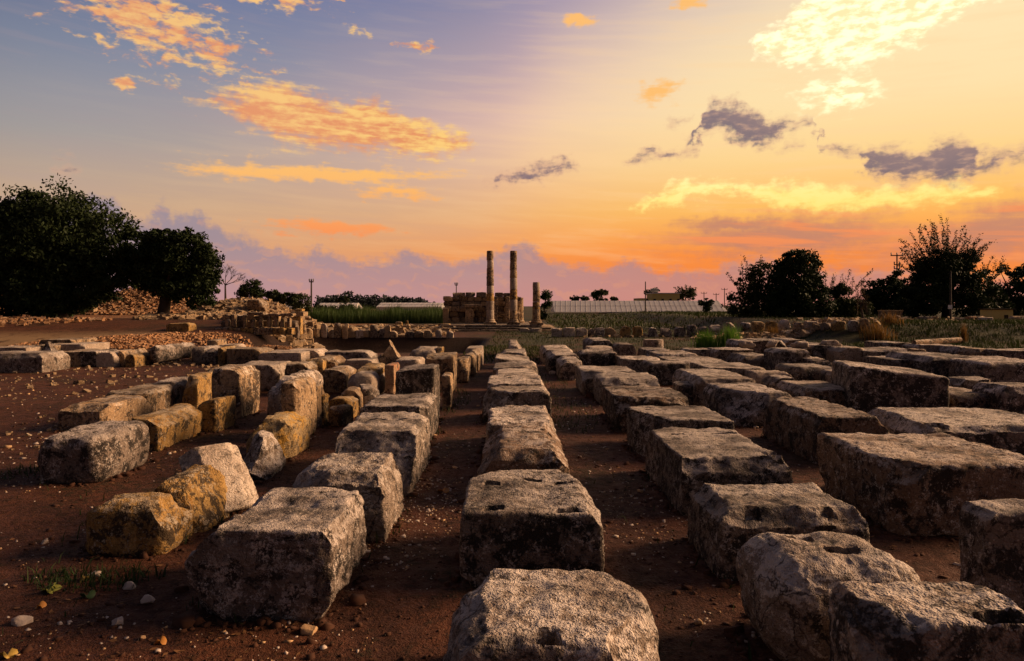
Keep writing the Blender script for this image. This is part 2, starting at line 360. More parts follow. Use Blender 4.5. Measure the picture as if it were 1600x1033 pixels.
M['red'] = stone_mat('red_stained_stone', (0.42, 0.26, 0.15), (0.5, 0.33, 0.2), (0.08, 0.055, 0.04), (0.6, 0.48, 0.36), 0.3, 0.2, 0.8, 0.3, (0.42, 0.10, 0.03))
M['temple'] = stone_mat('temple_stone', (0.42, 0.28, 0.155), (0.54, 0.37, 0.21), (0.09, 0.065, 0.045), (0.60, 0.47, 0.33), 0.4, 0.25, 0.15)
M['temple_dark'] = stone_mat('dark_temple_stone', (0.20, 0.15, 0.11), (0.28, 0.21, 0.155), (0.045, 0.036, 0.030), (0.45, 0.38, 0.3), 0.8, 0.1)
M['rubble'] = stone_mat('rubble_stone', (0.40, 0.20, 0.09), (0.50, 0.28, 0.14), (0.12, 0.06, 0.035), (0.60, 0.42, 0.27), 0.4, 0.2)

def flat_mat(name, col, rough=0.8, var=0.25, scale=3.0, spec=0.3, bumpk=0.0, trans=0.0):
    m, T, bs = new_mat(name)
    P = T.n('ShaderNodeTexCoord').outputs['Object']
    n = T.noise(P, scale, 5, 0.6)
    T.put(bs.inputs['Base Color'], T.mix(n, tuple(v*(1-var) for v in col), tuple(min(1, v*(1+var)) for v in col)))
    bs.inputs['Roughness'].default_value = rough; bs.inputs['Specular IOR Level'].default_value = spec
    if bumpk: bump(T, bs, T.noise(P, scale*6, 5, 0.65), bumpk, 0.02)
    return m
def leaf_mat(name, a, b, trans=0.25):
    m, T, bs = new_mat(name)
    ge = T.n('ShaderNodeNewGeometry')
    T.put(bs.inputs['Base Color'], T.mix(ge.outputs['Random Per Island'], a, b))
    bs.inputs['Roughness'].default_value = 0.7; bs.inputs['Specular IOR Level'].default_value = 0.2
    tr = T.n('ShaderNodeBsdfTranslucent'); T.put(tr.inputs[0], T.mix(0.5, a, b))
    mx = T.n('ShaderNodeMixShader'); mx.inputs[0].default_value = trans
    T.nt.links.new(bs.outputs[0], mx.inputs[1]); T.nt.links.new(tr.outputs[0], mx.inputs[2])
    out = [n for n in T.nt.nodes if n.type == 'OUTPUT_MATERIAL'][0]; T.nt.links.new(mx.outputs[0], out.inputs[0])
    return m
M['leaf_dark'] = leaf_mat('dark_evergreen_leaf', (0.012, 0.022, 0.006), (0.03, 0.048, 0.012), 0.08)
M['leaf_mid'] = leaf_mat('olive_leaf', (0.02, 0.032, 0.010), (0.05, 0.06, 0.018), 0.12)
M['leaf_thin'] = leaf_mat('young_shoot_leaf', (0.05, 0.04, 0.016), (0.10, 0.06, 0.02), 0.25)
M['leaf_far'] = leaf_mat('far_conifer_leaf', (0.022, 0.032, 0.030), (0.035, 0.045, 0.045), 0.05)
M['grass'] = leaf_mat('green_grass', (0.022, 0.045, 0.007), (0.06, 0.068, 0.013), 0.15)
M['reed'] = leaf_mat('reed_green', (0.03, 0.065, 0.014), (0.075, 0.105, 0.025), 0.3)
M['lush'] = leaf_mat('lush_grass', (0.06, 0.16, 0.015), (0.14, 0.26, 0.03), 0.4)
M['dry'] = leaf_mat('dry_grass', (0.12, 0.075, 0.02), (0.30, 0.15, 0.035), 0.3)
M['weed'] = leaf_mat('dark_weed', (0.018, 0.04, 0.010), (0.045, 0.065, 0.018), 0.2)
M['bark'] = flat_mat('bark', (0.045, 0.032, 0.024), 0.95, 0.4, 8, 0.2, 0.6)
M['bark_pale'] = flat_mat('pale_bark', (0.20, 0.13, 0.09), 0.9, 0.3, 8)
M['pole'] = flat_mat('weathered_pole_wood', (0.07, 0.055, 0.045), 0.8, 0.3, 5)
M['metal'] = flat_mat('grey_metal', (0.25, 0.24, 0.23), 0.5, 0.2, 5)
M['white'] = flat_mat('white_paint', (0.75, 0.72, 0.68), 0.6, 0.1, 4)
M['film'] = flat_mat('greenhouse_film', (0.84, 0.80, 0.78), 0.45, 0.22, 0.35, 0.5)
def _film():
    T = M['film'].node_tree; b = [n for n in T.nodes if n.type == 'BSDF_PRINCIPLED'][0]; o = [n for n in T.nodes if n.type == 'OUTPUT_MATERIAL'][0]
    tr = T.nodes.new('ShaderNodeBsdfTranslucent'); tr.inputs[0].default_value = (0.85, 0.80, 0.76, 1); mx = T.nodes.new('ShaderNodeMixShader'); mx.inputs[0].default_value = 0.5
    T.links.new(b.outputs[0], mx.inputs[1]); T.links.new(tr.outputs[0], mx.inputs[2]); T.links.new(mx.outputs[0], o.inputs[0])
_film()
M['film_frame'] = flat_mat('greenhouse_frame', (0.58, 0.53, 0.50), 0.6, 0.2, 3)
M['yellow_wall'] = flat_mat('yellow_plaster', (0.62, 0.47, 0.17), 0.85, 0.12, 1.5)
M['glass'] = flat_mat('dark_window_glass', (0.03, 0.03, 0.035), 0.15, 0.1, 2, 0.5)
M['pebble'] = flat_mat('white_pebble', (0.56, 0.45, 0.36), 0.85, 0.3, 40, 0.3, 0.25)
M['pebble_tan'] = flat_mat('tan_pebble', (0.52, 0.33, 0.17), 0.85, 0.2, 20, 0.3, 0.25)
M['litter'] = leaf_mat('dry_litter', (0.10, 0.045, 0.02), (0.28, 0.14, 0.06), 0.2)
M['clod'] = flat_mat('earth_clod', (0.075, 0.031, 0.016), 0.95, 0.4, 30)
M['leaf_g'] = flat_mat('fallen_leaf_dark_green', (0.05, 0.09, 0.03), 0.6, 0.25, 30)
M['leaf_yellow'] = flat_mat('fallen_leaf_yellow', (0.48, 0.32, 0.07), 0.6, 0.25, 30)
M['leaf_y'] = flat_mat('fallen_leaf_green', (0.26, 0.27, 0.05), 0.6, 0.25, 30)
M['leaf_o'] = flat_mat('fallen_leaf_orange', (0.50, 0.22, 0.05), 0.6, 0.25, 30)

# ---------------------------------------------------------------- terrain
def ground_z(X, Y, fine=True):
    X = np.asarray(X, float); Y = np.asarray(Y, float)
    P = np.stack([X, Y, np.zeros_like(X)], 1)
    z = 0.05*perlin(P*0.35)+0.0
    if fine: z = z+(0.024*fbm(P*1.6, 3)+0.014*fbm(P*7, 4, 0.65))*np.exp(-np.maximum(Y, 0)/45)
    mound = sst(Y, 29, 41)*sst(X+0.3*np.maximum(Y-42, 0), -9.5, -15)
    z = z+1.15*mound
    def hill(x, y, h, r, k=1.0): return h*np.exp(-(((X-x)/r)**2+((Y-y)/(r*k))**2))
    z = z+hill(-19.5, 52, 1.15, 3.8)+hill(-30, 58, 2.3, 5.5, 0.7)+hill(-50, 62, 4.2, 7.5)+hill(-17.2, 31.5, 0.38, 3.6, 0.8)+hill(-10.2, 31, 0.35, 2.0, 0.7)
    tr = sst(Y, 29.2, 31)*(1-sst(Y, 42.8, 43.6))*sst(X, -13.5, -11.5)*(1-sst(X, -2.8, -1.2))
    z = z-0.85*tr
    bank = sst(Y+0.04*X, 37.0, 41.0)*sst(X, 15.5, 19.0)
    z = z+0.95*bank
    far = 0.6*sst(Y, 78, 118)
    z = np.where(bank+mound > 0.5, z, z+far*(1-np.clip(bank+mound, 0, 1)))
    return z
def gz(x, y, fine=False): return float(ground_z([x], [y], fine)[0])

def ground_mat():
    m, T, bs = new_mat('red_brown_earth')
    P = T.n('ShaderNodeNewGeometry').outputs['Position']
    sp = T.n('ShaderNodeSeparateXYZ'); T.put(sp.inputs[0], P); X, Y, Z = sp.outputs
    n0 = T.noise(P, 0.35, 3, 0.6); n1 = T.noise(P, 1.6, 4, 0.65); n2 = T.noise(P, 9, 4, 0.7); n3 = T.noise(P, 45, 3, 0.7); n4 = T.noise(P, 140, 2, 0.6)
    c = T.mix(T.ss(n1, 0.35, 0.65), (0.072, 0.022, 0.009), (0.135, 0.043, 0.017))
    c = T.mix(T.m('MULTIPLY', T.ss(n2, 0.45, 0.65), 0.6), c, (0.028, 0.013, 0.008))
    c = T.mix(T.m('MULTIPLY', T.ss(n3, 0.52, 0.66), 0.4), c, (0.20, 0.09, 0.045))
    gr = T.ss(T.m('ADD', T.m('MULTIPLY', n2, 0.5), T.m('MULTIPLY', n0, 0.7)), 0.62, 0.72)
    c = T.mix(T.m('MULTIPLY', gr, 0.5), c, (0.035, 0.032, 0.012))
    # grass sward of the hollow before the temple, the bank and the fields
    gm = T.m('MULTIPLY', T.ss(Y, 26, 36), T.ss(X, -5, 1))
    gm = T.m('MAXIMUM', gm, T.ss(Y, 62, 80))
    gm = T.m('MULTIPLY', gm, T.ss(T.m('ADD', T.m('MULTIPLY', n0, 0.6), T.m('MULTIPLY', n1, 0.4)), 0.36, 0.52))
    gcol = T.mix(T.ss(n1, 0.3, 0.7), (0.028, 0.034, 0.009), (0.06, 0.052, 0.016))
    c = T.mix(gm, c, gcol)
    # pale trodden sand on the left
    sm = T.m('MULTIPLY', T.m('MULTIPLY', T.ss(Y, 26.5, 29), T.ss(Y, 36.5, 33.5)), T.ss(X, -15.5, -19.0))
    sm = T.m('MULTIPLY', sm, T.ss(n1, 0.30, 0.48))
    c = T.mix(T.m('MULTIPLY', sm, 0.9), c, (0.36, 0.235, 0.12))
    # reddish rubbly soil of the spoil heaps
    hm = T.m('MULTIPLY', T.ss(Y, 42, 48), T.ss(X, -12, -15))
    c = T.mix(T.m('MULTIPLY', hm, T.ss(n2, 0.35, 0.6)), c, (0.34, 0.17, 0.07))
    trench_shade = T.m('MULTIPLY', T.m('MULTIPLY', T.ss(Y, 29.5, 31.5), T.ss(Y, 45.0, 43.6)), T.m('MULTIPLY', T.ss(X, -15, -13), T.ss(X, -0.5, -2.5)))  # shade of the trench and its bank, painted into the soil colour
    c = T.mix(T.m('MULTIPLY', trench_shade, 0.9), c, (0.022, 0.011, 0.007))
    # clods of pale grit, shaped
    vd = T.voro(P, 38.0)
    gk = T.m('MULTIPLY', T.ss(vd, 0.17, 0.11), T.ss(n1, 0.5, 0.62))
    c = T.mix(gk, c, (0.34, 0.22, 0.14))
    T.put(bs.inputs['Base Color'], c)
    T.put(bs.inputs['Roughness'], T.ss(n2, 0.35, 0.65, 0.70, 0.95))
    h = T.m('ADD', T.m('MULTIPLY', n2, 1.0), T.m('ADD', T.m('MULTIPLY', n3, 0.6), T.m('MULTIPLY', n4, 0.25)))
    bump(T, bs, h, 1.0, 0.07)
    return m
def build_ground():
    u = np.linspace(-1, 1, 640); xs = 2.2*np.sinh(u*7.3)
    v = np.linspace(-0.35, 1, 720); ys = 4.5+2.2*np.sinh(v*7.3)
    Xg, Yg = np.meshgrid(xs, ys); X = Xg.ravel(); Y = Yg.ravel()
    Z = ground_z(X, Y)
    V = np.stack([X, Y, Z], 1); nx, ny = len(xs), len(ys)
    i = (np.arange(ny-1)[:, None]*nx+np.arange(nx-1)[None, :]).ravel()
    Q = np.stack([i, i+1, i+nx+1, i+nx], 1)
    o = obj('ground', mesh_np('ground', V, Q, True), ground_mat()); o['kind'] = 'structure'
build_ground()

# ---------------------------------------------------------------- weathered blocks
def cube_grid(nx, ny, nz):
    Vs, Qs, n = [], [], 0
    for ax, sg, na, nb in ((0, 1, ny, nz), (0, -1, ny, nz), (1, 1, nx, nz), (1, -1, nx, nz), (2, 1, nx, ny), (2, -1, nx, ny)):
        a = np.linspace(-1, 1, na+1); b = np.linspace(-1, 1, nb+1)
        A, B = np.meshgrid(a, b, indexing='ij'); P = np.zeros((A.size, 3)); o = [k for k in range(3) if k != ax]
        P[:, ax] = sg; P[:, o[0]] = A.ravel(); P[:, o[1]] = B.ravel()
        i = (np.arange(na)[:, None]*(nb+1)+np.arange(nb)[None, :]).ravel()
        q = np.stack([i, i+nb+1, i+nb+2, i+1], 1)
        if (sg > 0) == (ax == 1): q = q[:, ::-1]
        Vs.append(P); Qs.append(q+n); n += len(P)
    P = np.concatenate(Vs); Q = np.concatenate(Qs)
    key = np.round(P*100000).astype(np.int64)
    _, idx, inv = np.unique(key, axis=0, return_index=True, return_inverse=True)
    return P[idx], inv.ravel()[Q]
_seed = [11]
def block_mesh(w, d, h, sp, rnd=0.03, chips=7, chip=0.10, rough=0.017, warp=0.035, slots=(), taper=0.0, cyl=0.0, planes=(), topslope=(0, 0), ridge=0.0):
    """a quarried block w x d x h, origin at the centre of its base"""
    _seed[0] += 1; r = np.random.RandomState(_seed[0])
    nn = lambda L: int(min(70, max(4, round(L/sp))))
    P, Q = cube_grid(nn(w), nn(d), nn(h))
    # gather more rows of vertices near the arrises
    P = np.sign(P)*(1-(1-np.abs(P))**1.25)
    half = np.array([w/2, d/2, h/2]); p = P*half
    rr = min(rnd, 0.45*min(w, d, h))
    nrm0 = np.zeros_like(p)
    inner = half-rr; q = np.clip(p, -inner, inner); dv = p-q; L = np.linalg.norm(dv, axis=1)
    k = L > 1e-6; nrm0[k] = dv[k]/L[k, None]; p[k] = q[k]+nrm0[k]*rr
    off = r.uniform(0, 200, 3)
    if cyl:   # barrel-like: round the section across x
        a = np.arctan2(p[:, 2], p[:, 0]/(w/h)); rad = np.maximum(np.abs(P[:, 0]), np.abs(P[:, 2]))
        tgt = np.stack([np.cos(a)*w/2*rad, p[:, 1], np.sin(a)*h/2*rad], 1); p = p*(1-cyl)+tgt*cyl
    if taper: s = 1-taper*(p[:, 2]/h+0.5); p[:, 0] *= s; p[:, 1] *= s
    p[:, 2] += (p[:, 2]/h+0.5)*(topslope[0]*p[:, 0]/w+topslope[1]*p[:, 1]/d)*h
    # broken corners and edges
    pl = list(planes)
    for _ in range(chips):
        sx, sy, sz = r.choice([-1, 0, 1]), r.choice([-1, 0, 1]), r.choice([0, 1, 1, 1, -1])
        if abs(sx)+abs(sy)+abs(sz) < 2: sx = r.choice([-1, 1]); sz = 1
        n = np.array([sx, sy, sz], float)*r.uniform(0.6, 1.4, 3); n /= np.linalg.norm(n)
        c = np.array([sx*w/2, sy*d/2, sz*h/2])
        pl.append((n, float(n@c)-r.uniform(0.3, 1.0)*chip*(1.6 if abs(sx)+abs(sy)+abs(sz) == 3 else 1)))
    jn = perlin(p*5+off)*0.04+perlin(p*13+off)*0.02
    for n, dd in pl:
        n = np.asarray(n, float); n = n/np.linalg.norm(n)
        e = p@n-(dd+jn*min(1.0, chip*8)); p = p-np.maximum(e, 0)[:, None]*n
    wv = np.stack([fbm(p*1.7+off+i*31, 2) for i in range(3)], 1)
    p = p+wv*warp
    f = fbm(p*5.5+off, 4, 0.55); f2 = np.abs(fbm(p*11+off+50, 3, 0.6))
    p = p+nrm0*(rough*f-rough*0.8*f2)[:, None]
    if ridge: p[:, 2] += (P[:, 2] > 0.9)*ridge*np.abs(perlin(p*np.array([2.5, 9, 2])+off))
    top = (P[:, 2] > 0.6) & (np.abs(P[:, 0]) < 0.97) & (np.abs(P[:, 1]) < 0.97)
    for (cx, cy, lx, ly, dep, ang) in slots:
        ca, sa = math.cos(ang), math.sin(ang)
        u = p[:, 0]-cx*w; v = p[:, 1]-cy*d; u, v = u*ca+v*sa, -u*sa+v*ca
        so = 0.008 if dep > 0.045 else 0.3*min(lx, ly)
        jm = (0.012+so*0.8)*perlin(p*(18 if so < 0.01 else 9)+off)
        mk = (1-sst(np.abs(u)+jm, lx/2-so, lx/2+so))*(1-sst(np.abs(v)+jm, ly/2-so, ly/2+so))
        p[:, 2] -= dep*mk*top
    p[:, 2] += h/2
    return mesh_np('stone', p, Q, True, 34)

ORD = ['first', 'second', 'third', 'fourth', 'fifth', 'sixth', 'seventh', 'eighth', 'ninth', 'tenth', 'eleventh', 'twelfth', 'thirteenth', 'fourteenth',
       'fifteenth', 'sixteenth', 'seventeenth', 'eighteenth', 'nineteenth', 'twentieth']
FOOT = []
def blk(label, xl, xr, yn, yf, h=0.5, mat='grey', yaw=0.0, tilt=(0, 0), name='stone_block', cat='stone block', group=None, sink=0.04, zb=None, dmin=0.3, **kw):
    """a block from its top face in the photograph: near edge xl..xr at row yn, far edge at row yf, h above the ground"""
    z0 = 0.0 if zb is None else zb
    y0 = F*(H0-z0-h)/(yn-HZ); y1 = F*(H0-z0-h)/(yf-HZ)
    x0, x1 = (xl-800)*y0/F, (xr-800)*y0/F
    w = x1-x0; d = max(dmin, y1-y0-(0.14 if xr < 560 else 0.0)); w *= 1.03
    cx, cy = (x0+x1)/2, y0+d/2
    z = gz(cx, cy)
    z0 = z if zb is None else z0
    sp = max(0.013, 0.0034*y0)
    kw.setdefault('chip', 0.12*min(1, h/0.45)); kw.setdefault('warp', 0.03)
    FOOT.append((cx, cy, w, d))
    me = block_mesh(w, d, h+sink, sp, **kw)
    o = obj(name, me, M[mat], None, (cx, cy, z0-sink), (tilt[0], tilt[1], yaw))
    return tag(o, label, cat, group)
def row(phrase, group, items):
    for i, it in enumerate(items):
        adj, a, kw = it[0], it[1], (it[2] if len(it) > 2 else {})
        blk('%s, %s in the %s' % (adj, 'nearest' if i == 0 else ORD[i]+'-nearest', phrase), *a, group=group, **kw)

S3 = ((-0.30, 0.10, 0.11, 0.05, 0.10, 0), (0.02, 0.22, 0.15, 0.05, 0.10, 0), (0.28, 0.17, 0.13, 0.05, 0.10, 0))
row('central row', 'central row of stone blocks', [
    ('big pale lichened block with split front', (684, 1048, 1006, 882, 0.50, 'grey'), dict(rnd=0.07, chips=6, chip=0.16, rough=0.02, slots=((-0.02, -0.42, 0.10, 0.16, 0.10, 0.2),), planes=(((-0.8, 0.5, 0.5), 0.54), ((0.8, 0.55, 0.4), 0.56)))),
    ('grey block with three dark clamp holes', (722, 942, 802, 732, 0.52, 'grey2'), dict(chips=6, slots=S3+((-0.27, -0.42, 0.13, 0.10, 0.07, 0), (0.25, -0.42, 0.16, 0.08, 0.06, 0)), planes=(((-0.75, 0.75, 0.05), 0.58), ((0.9, 0.35, 0.2), 0.53)))),
    ('grey block with rust stained right edge', (748, 890, 706, 660, 0.50, 'brown'), dict(chips=9, chip=0.18, rough=0.02, slots=((-0.2, 0.3, 0.3, 0.05, 0.05, 0), (0.3, 0.25, 0.14, 0.06, 0.06, 0)))),
    ('low rough block', (760, 874, 664, 634, 0.46, 'grey'), dict(rough=0.025, ridge=0.06)),
    ('wide split block with deep front hollow', (755, 860, 614, 603, 0.52, 'grey'), dict(rough=0.03, chips=9, chip=0.2, slots=((0.2, -0.35, 0.4, 0.2, 0.08, 0),))),
    ('layered flat block', (762, 852, 600, 586, 0.48, 'grey'), dict(ridge=0.08)),
    ('thin weathered block', (770, 843, 586, 576, 0.50, 'grey'), dict(ridge=0.06)),
    ('squat block with overhanging right end', (771, 840, 573, 564, 0.50, 'grey'), dict(topslope=(0.15, 0))),
    ('block with pale wedge on top', (774, 828, 563, 554, 0.52, 'grey'), dict(topslope=(-0.2, 0))),
    ('narrow flat block', (780, 822, 551, 545, 0.52, 'grey'), dict(ridge=0.04)),
    ('small rounded knobbly stone', (795, 818, 541, 531, 0.58, 'grey'), dict(rnd=0.06, rough=0.05, chips=9, chip=0.2)),
])
row('first row right of centre', 'first row of blocks right of the central path', [
    ('low grey block with notched front edge', (1128, 1358, 800, 750, 0.50, 'grey'), dict(chips=8, rough=0.022, slots=((-0.25, -0.4, 0.1, 0.14, 0.08, 0), (0.25, -0.42, 0.1, 0.14, 0.08, 0.3)))),
    ('large square block with slotted top', (1068, 1238, 718, 666, 0.53, 'grey2'), dict(chips=8, slots=((-0.25, 0.2, 0.16, 0.05, 0.07, 0), (0.25, 0.22, 0.26, 0.06, 0.05, 0), (0.36, -0.4, 0.12, 0.14, 0.07, 0)))),
    ('block with black broken corner', (1006, 1146, 656, 632, 0.52, 'grey2'), dict(slots=((-0.2, 0.2, 0.3, 0.07, 0.06, 0),), planes=(((-0.9, -0.3, 0.3), 0.50),))),
    ('smooth brown topped block', (965, 1079, 621, 601, 0.54, 'brown'), dict(slots=((0, 0.1, 0.5, 0.07, 0.04, 0),))),
    ('long rough block', (940, 1030, 593, 583, 0.52, 'grey'), dict(ridge=0.05)),
    ('narrow block beside the weeds', (911, 994, 582, 572, 0.52, 'grey'), dict(ridge=0.05)),
    ('rounded short block', (876, 909, 565, 556, 0.50, 'grey'), dict(rnd=0.05, rough=0.03)),
    ('small chipped block', (858, 905, 555, 547, 0.52, 'grey'), dict(rough=0.025)),
    ('last low block', (849, 897, 546, 538, 0.50, 'grey'), dict(rough=0.02)),
])
row('second row right of centre', 'second row of blocks right of the central path', [
    ('round-backed block with two dark holes', (1212, 1462, 886, 817, 0.60, 'grey'), dict(rnd=0.24, chips=4, chip=0.14, rough=0.024, warp=0.06, slots=((-0.12, 0.12, 0.16, 0.06, 0.09, 0.1), (0.08, -0.10, 0.18, 0.06, 0.09, -0.1)), planes=(((-0.9, -0.35, 0.3), 0.60), ((0.85, 0.2, 0.5), 0.56)))),
    ('massive block with flat brown top', (1405, 1650, 730, 676, 0.60, 'brown'), dict(chips=7, rough=0.022, rnd=0.06)),
    ('big brown topped block', (1282, 1388, 652, 620, 0.60, 'brown'), dict(chips=7, rough=0.02)),
    ('round-shouldered dark block', (1144, 1250, 616, 597, 0.54, 'grey2'), dict(rnd=0.16, planes=(((-0.7, -0.5, 0.6), 0.5),))),
    ('smooth sided long block', (1092, 1182, 591, 575, 0.55, 'grey'), dict(rnd=0.1)),
    ('rough faced block', (1014, 1080, 568, 562, 0.55, 'grey2'), dict(rnd=0.1, rough=0.03)),
    ('flat thin topped block', (975, 1036, 561, 555, 0.50, 'grey'), dict(ridge=0.03)),
    ('bulky knotted block', (909, 965, 551, 546, 0.58, 'grey2'), dict(rnd=0.1, rough=0.04)),
    ('pale slab behind the knotted block', (921, 957, 543, 540, 0.52, 'pale'), {}),
    ('dark wedge shaped block', (922, 958, 532, 527, 0.62, 'grey2'), dict(planes=(((-0.7, 0, 0.7), 0.45),))),
])
row('third row right of centre', 'third row of blocks right of the central path', [
    ('big corner block with dark hole', (1368, 1660, 975, 910, 0.60, 'grey'), dict(chips=6, rough=0.022, warp=0.03, slots=((0.22, -0.36, 0.20, 0.12, 0.14, 0.2),), planes=(((-0.85, 0.5, 0.25), 0.74),))),
    ('upright block cut by the frame edge', (1545, 1690, 796, 778, 0.66, 'grey2'), dict(rough=0.016)),
    ('long slanting block with black gap', (1460, 1690, 668, 636, 0.52, 'grey'), dict(yaw=-0.10, slots=((-0.36, -0.4, 0.2, 0.2, 0.3, 0),))),
    ('low rounded block', (1497, 1570, 617, 602, 0.42, 'brown'), dict(rnd=0.12)),
    ('square cornered dark block', (1568, 1660, 604, 596, 0.60, 'grey2'), {}),
    ('tall standing slab with curved top', (1354, 1492, 580, 568, 0.84, 'grey2'), dict(yaw=-0.20, topslope=(-0.20, 0), rnd=0.07, dmin=0.9)),
    ('flat brown block', (1262, 1352, 608, 593, 0.46, 'brown'), dict(rnd=0.07)),
    ('block behind the flat brown one', (1300, 1352, 582, 577, 0.44, 'grey'), {}),
    ('humped block', (1240, 1312, 574, 567, 0.50, 'grey'), dict(rnd=0.15)),
    ('pale edged low slab', (1182, 1238, 582, 576, 0.44, 'pale'), {}),
    ('long pale rimmed block', (1110, 1202, 576, 566, 0.46, 'grey'), dict(ridge=0.04)),
    ('long narrow block', (1056, 1142, 566, 556, 0.46, 'grey'), dict(ridge=0.04)),
    ('thin slab', (1028, 1092, 553, 547, 0.46, 'grey'), {}),
    ('flat ended block', (1012, 1056, 547, 542, 0.50, 'grey2'), {}),
    ('squared end block', (962, 994, 538, 535, 0.52, 'grey'), dict(planes=(((0.8, 0, 0.5), 0.42),))),
])
row('fourth row right of centre', 'fourth row of blocks right of the central path', [
    ('large rounded dark block', (1540, 1660, 566, 556, 0.70, 'grey2'), dict(rnd=0.12, rough=0.025)),
    ('wide dark block with white runs', (1456, 1532, 558, 549, 0.72, 'grey2'), dict(rough=0.02)),
    ('block with peaked top', (1355, 1425, 546, 542, 0.66, 'grey2'), dict(topslope=(0.1, 0))),
    ('pale streaked block', (1315, 1354, 543, 538, 0.70, 'pale'), {}),
    ('nearly black upright block', (1268, 1315, 539, 534, 0.72, 'grey2'), {}),
    ('stout grey block', (1217, 1266, 547, 543, 0.72, 'grey2'), dict(chips=4)),
    ('round white-flecked stone', (1161, 1210, 557, 551, 0.46, 'grey'), dict(rnd=0.15, rough=0.03)),
    ('flat topped dark block', (1121, 1182, 547, 543, 0.52, 'grey2'), {}),
    ('pale fronted low block', (1072, 1121, 546, 543, 0.48, 'grey'), {}),
])
for i, (x0, x1, y, mt) in enumerate([(1380, 1426, 536, 'grey2'), (1436, 1494, 539, 'grey'), (1496, 1529, 542, 'grey2'), (1530, 1561, 545, 'tan'), (1563, 1640, 547, 'grey2')]):
    blk('flat topped stone below the grass bank, %s from the left' % ORD[i], x0, x1, y, y-3, 0.55, mt, group='stones lined up below the grass bank')
for i, (x0, x1, y, h) in enumerate([(1208, 1246, 591, 0.44), (1392, 1440, 561, 0.60), (1500, 1556, 592, 0.50), (1262, 1300, 561, 0.5), (1430, 1462, 607, 0.4), (1060, 1100, 600, 0.4)]):
    blk('low dark stone filling a gap between the right rows, %s' % ['left of the flat brown block', 'behind the curved tall slab', 'below the wide dark block', 'behind the humped block', 'under the curved tall slab', 'beside the smooth sided long block'][i], x0, x1, y, y-6, h, 'grey2', rough=0.025)
blk('slender pale upright post among the dark blocks on the right', 1436, 1449, 546, 544, 0.72, 'tan', name='stone_post', cat='stone post', chips=2, chip=0.04)
for i, (x0, x1, y, h) in enumerate([(1153, 1186, 533, 0.6), (1187, 1226, 532, 0.62), (1228, 1262, 531, 0.62)]):
    blk('carved cornice stone at the edge of the grass, %s from the left' % ORD[i], x0, x1, y, y-3, h, 'grey2', group='cornice stones at the edge of the grass', taper=-0.25, chips=3)
for i, (x, y, r_) in enumerate([(1188, 531, 12), (1229, 530, 10), (1275, 530, 13), (1325, 528, 15)]):
    Yd = 21.5; p = at(x, y, Yd); s_ = r_*2*Yd/F
    o = obj('rock', block_mesh(s_, s_, 0.22, 0.05, rnd=0.1, chips=6, chip=0.12, rough=0.03), M['pale'], None, (p[0], Yd+1.2, 0.62))
    tag(o, 'white broken rock lying on the far dark blocks, %s from the left' % ORD[i], 'rock', 'white rocks on the far dark blocks')
# drum and fallen shaft at the far end of the right rows
def drum(name, label, x0, x1, yt, yb, zb, mat, cat='column drum'):
    Yd = F*(H0-zb)/(yb-HZ); rad = (x1-x0)/2*Yd/F; h = (yb-yt)*Yd/F
    mb = MB(); a = np.linspace(0, 1, 4)
    mb.tube([(0, 0, -0.03), (0, 0, h*0.1), (0, 0, h*0.9), (0, 0, h)], [rad*0.97, rad, rad*1.0, rad*0.95], 18)
    o = mb.build(name, M[mat], None, True, ((x0+x1)/2*Yd/F-800*Yd/F, Yd+rad, zb), 40)
    return tag(o, label, cat)
drum('column_drum', 'squat round column drum at the far end of the right rows', 1008, 1040, 531, 558, 0, 'grey')
def shaft(label, xa, ya, xb, yb, Y, r, mat):
    a, b = at(xa, ya, Y), at(xb, yb, Y+1.0); mb = MB(); c = (a+b)/2
    mb.tube([a-c, (a-c)*0.3+(b-c)*0, b-c], [r, r, r*0.9], 12)
    tag(mb.build('fallen_shaft', M[mat], None, True, tuple(c), 40), label, 'stone shaft')
shaft('thin fallen column shaft below the grass bank', 1428, 536, 1500, 531, 26, 0.11, 'tan')

row('first row left of centre', 'first row of blocks left of the central path', [
    ('huge grey block with hollowed top', (292, 518, 832, 756, 0.56, 'grey2'), dict(chips=5, chip=0.14, rough=0.024, slots=((-0.05, 0.12, 0.46, 0.16, 0.035, 0), (-0.36, -0.42, 0.1, 0.1, 0.05, 0)), planes=(((-0.75, -0.1, 0.65), 0.46), ((-0.6, -0.75, -0.3), 0.66)))),
    ('broken fronted lichened block', (444, 600, 742, 704, 0.56, 'grey'), dict(chips=6, chip=0.10, rough=0.035, planes=(((-0.45, -0.5, 0.75), 0.42),))),
    ('block with clamp slots and craggy front', (512, 640, 682, 642, 0.60, 'grey'), dict(chips=5, rough=0.03, slots=((-0.2, 0.2, 0.24, 0.05, 0.05, 0), (0.12, 0.2, 0.2, 0.05, 0.05, 0)), planes=(((-0.1, -0.75, 0.65), 0.50),))),
    ('dark fronted block with pooled hollow', (563, 664, 632, 610, 0.60, 'grey2'), dict(slots=((0, 0.1, 0.55, 0.14, 0.04, 0),), rough=0.018)),
    ('tall black faced slab', (618, 677, 576, 568, 0.95, 'grey2'), dict(topslope=(0.06, 0), chips=3, dmin=0.5)),
    ('small slender block', (690, 704, 587, 583, 0.65, 'tan'), dict(chips=0)),
    ('tall block with sunlit side', (666, 708, 556, 551, 0.82, 'tan'), dict(chips=3, dmin=0.7)),
    ('tan block', (712, 731, 562, 557, 0.60, 'tan'), {}),
    ('short tan block', (720, 741, 555, 550, 0.60, 'tan'), {}),
    ('narrow block', (728, 748, 549, 545, 0.60, 'tan'), {}),
    ('last pale block', (728, 753, 543, 539, 0.62, 'pale'), {}),
])
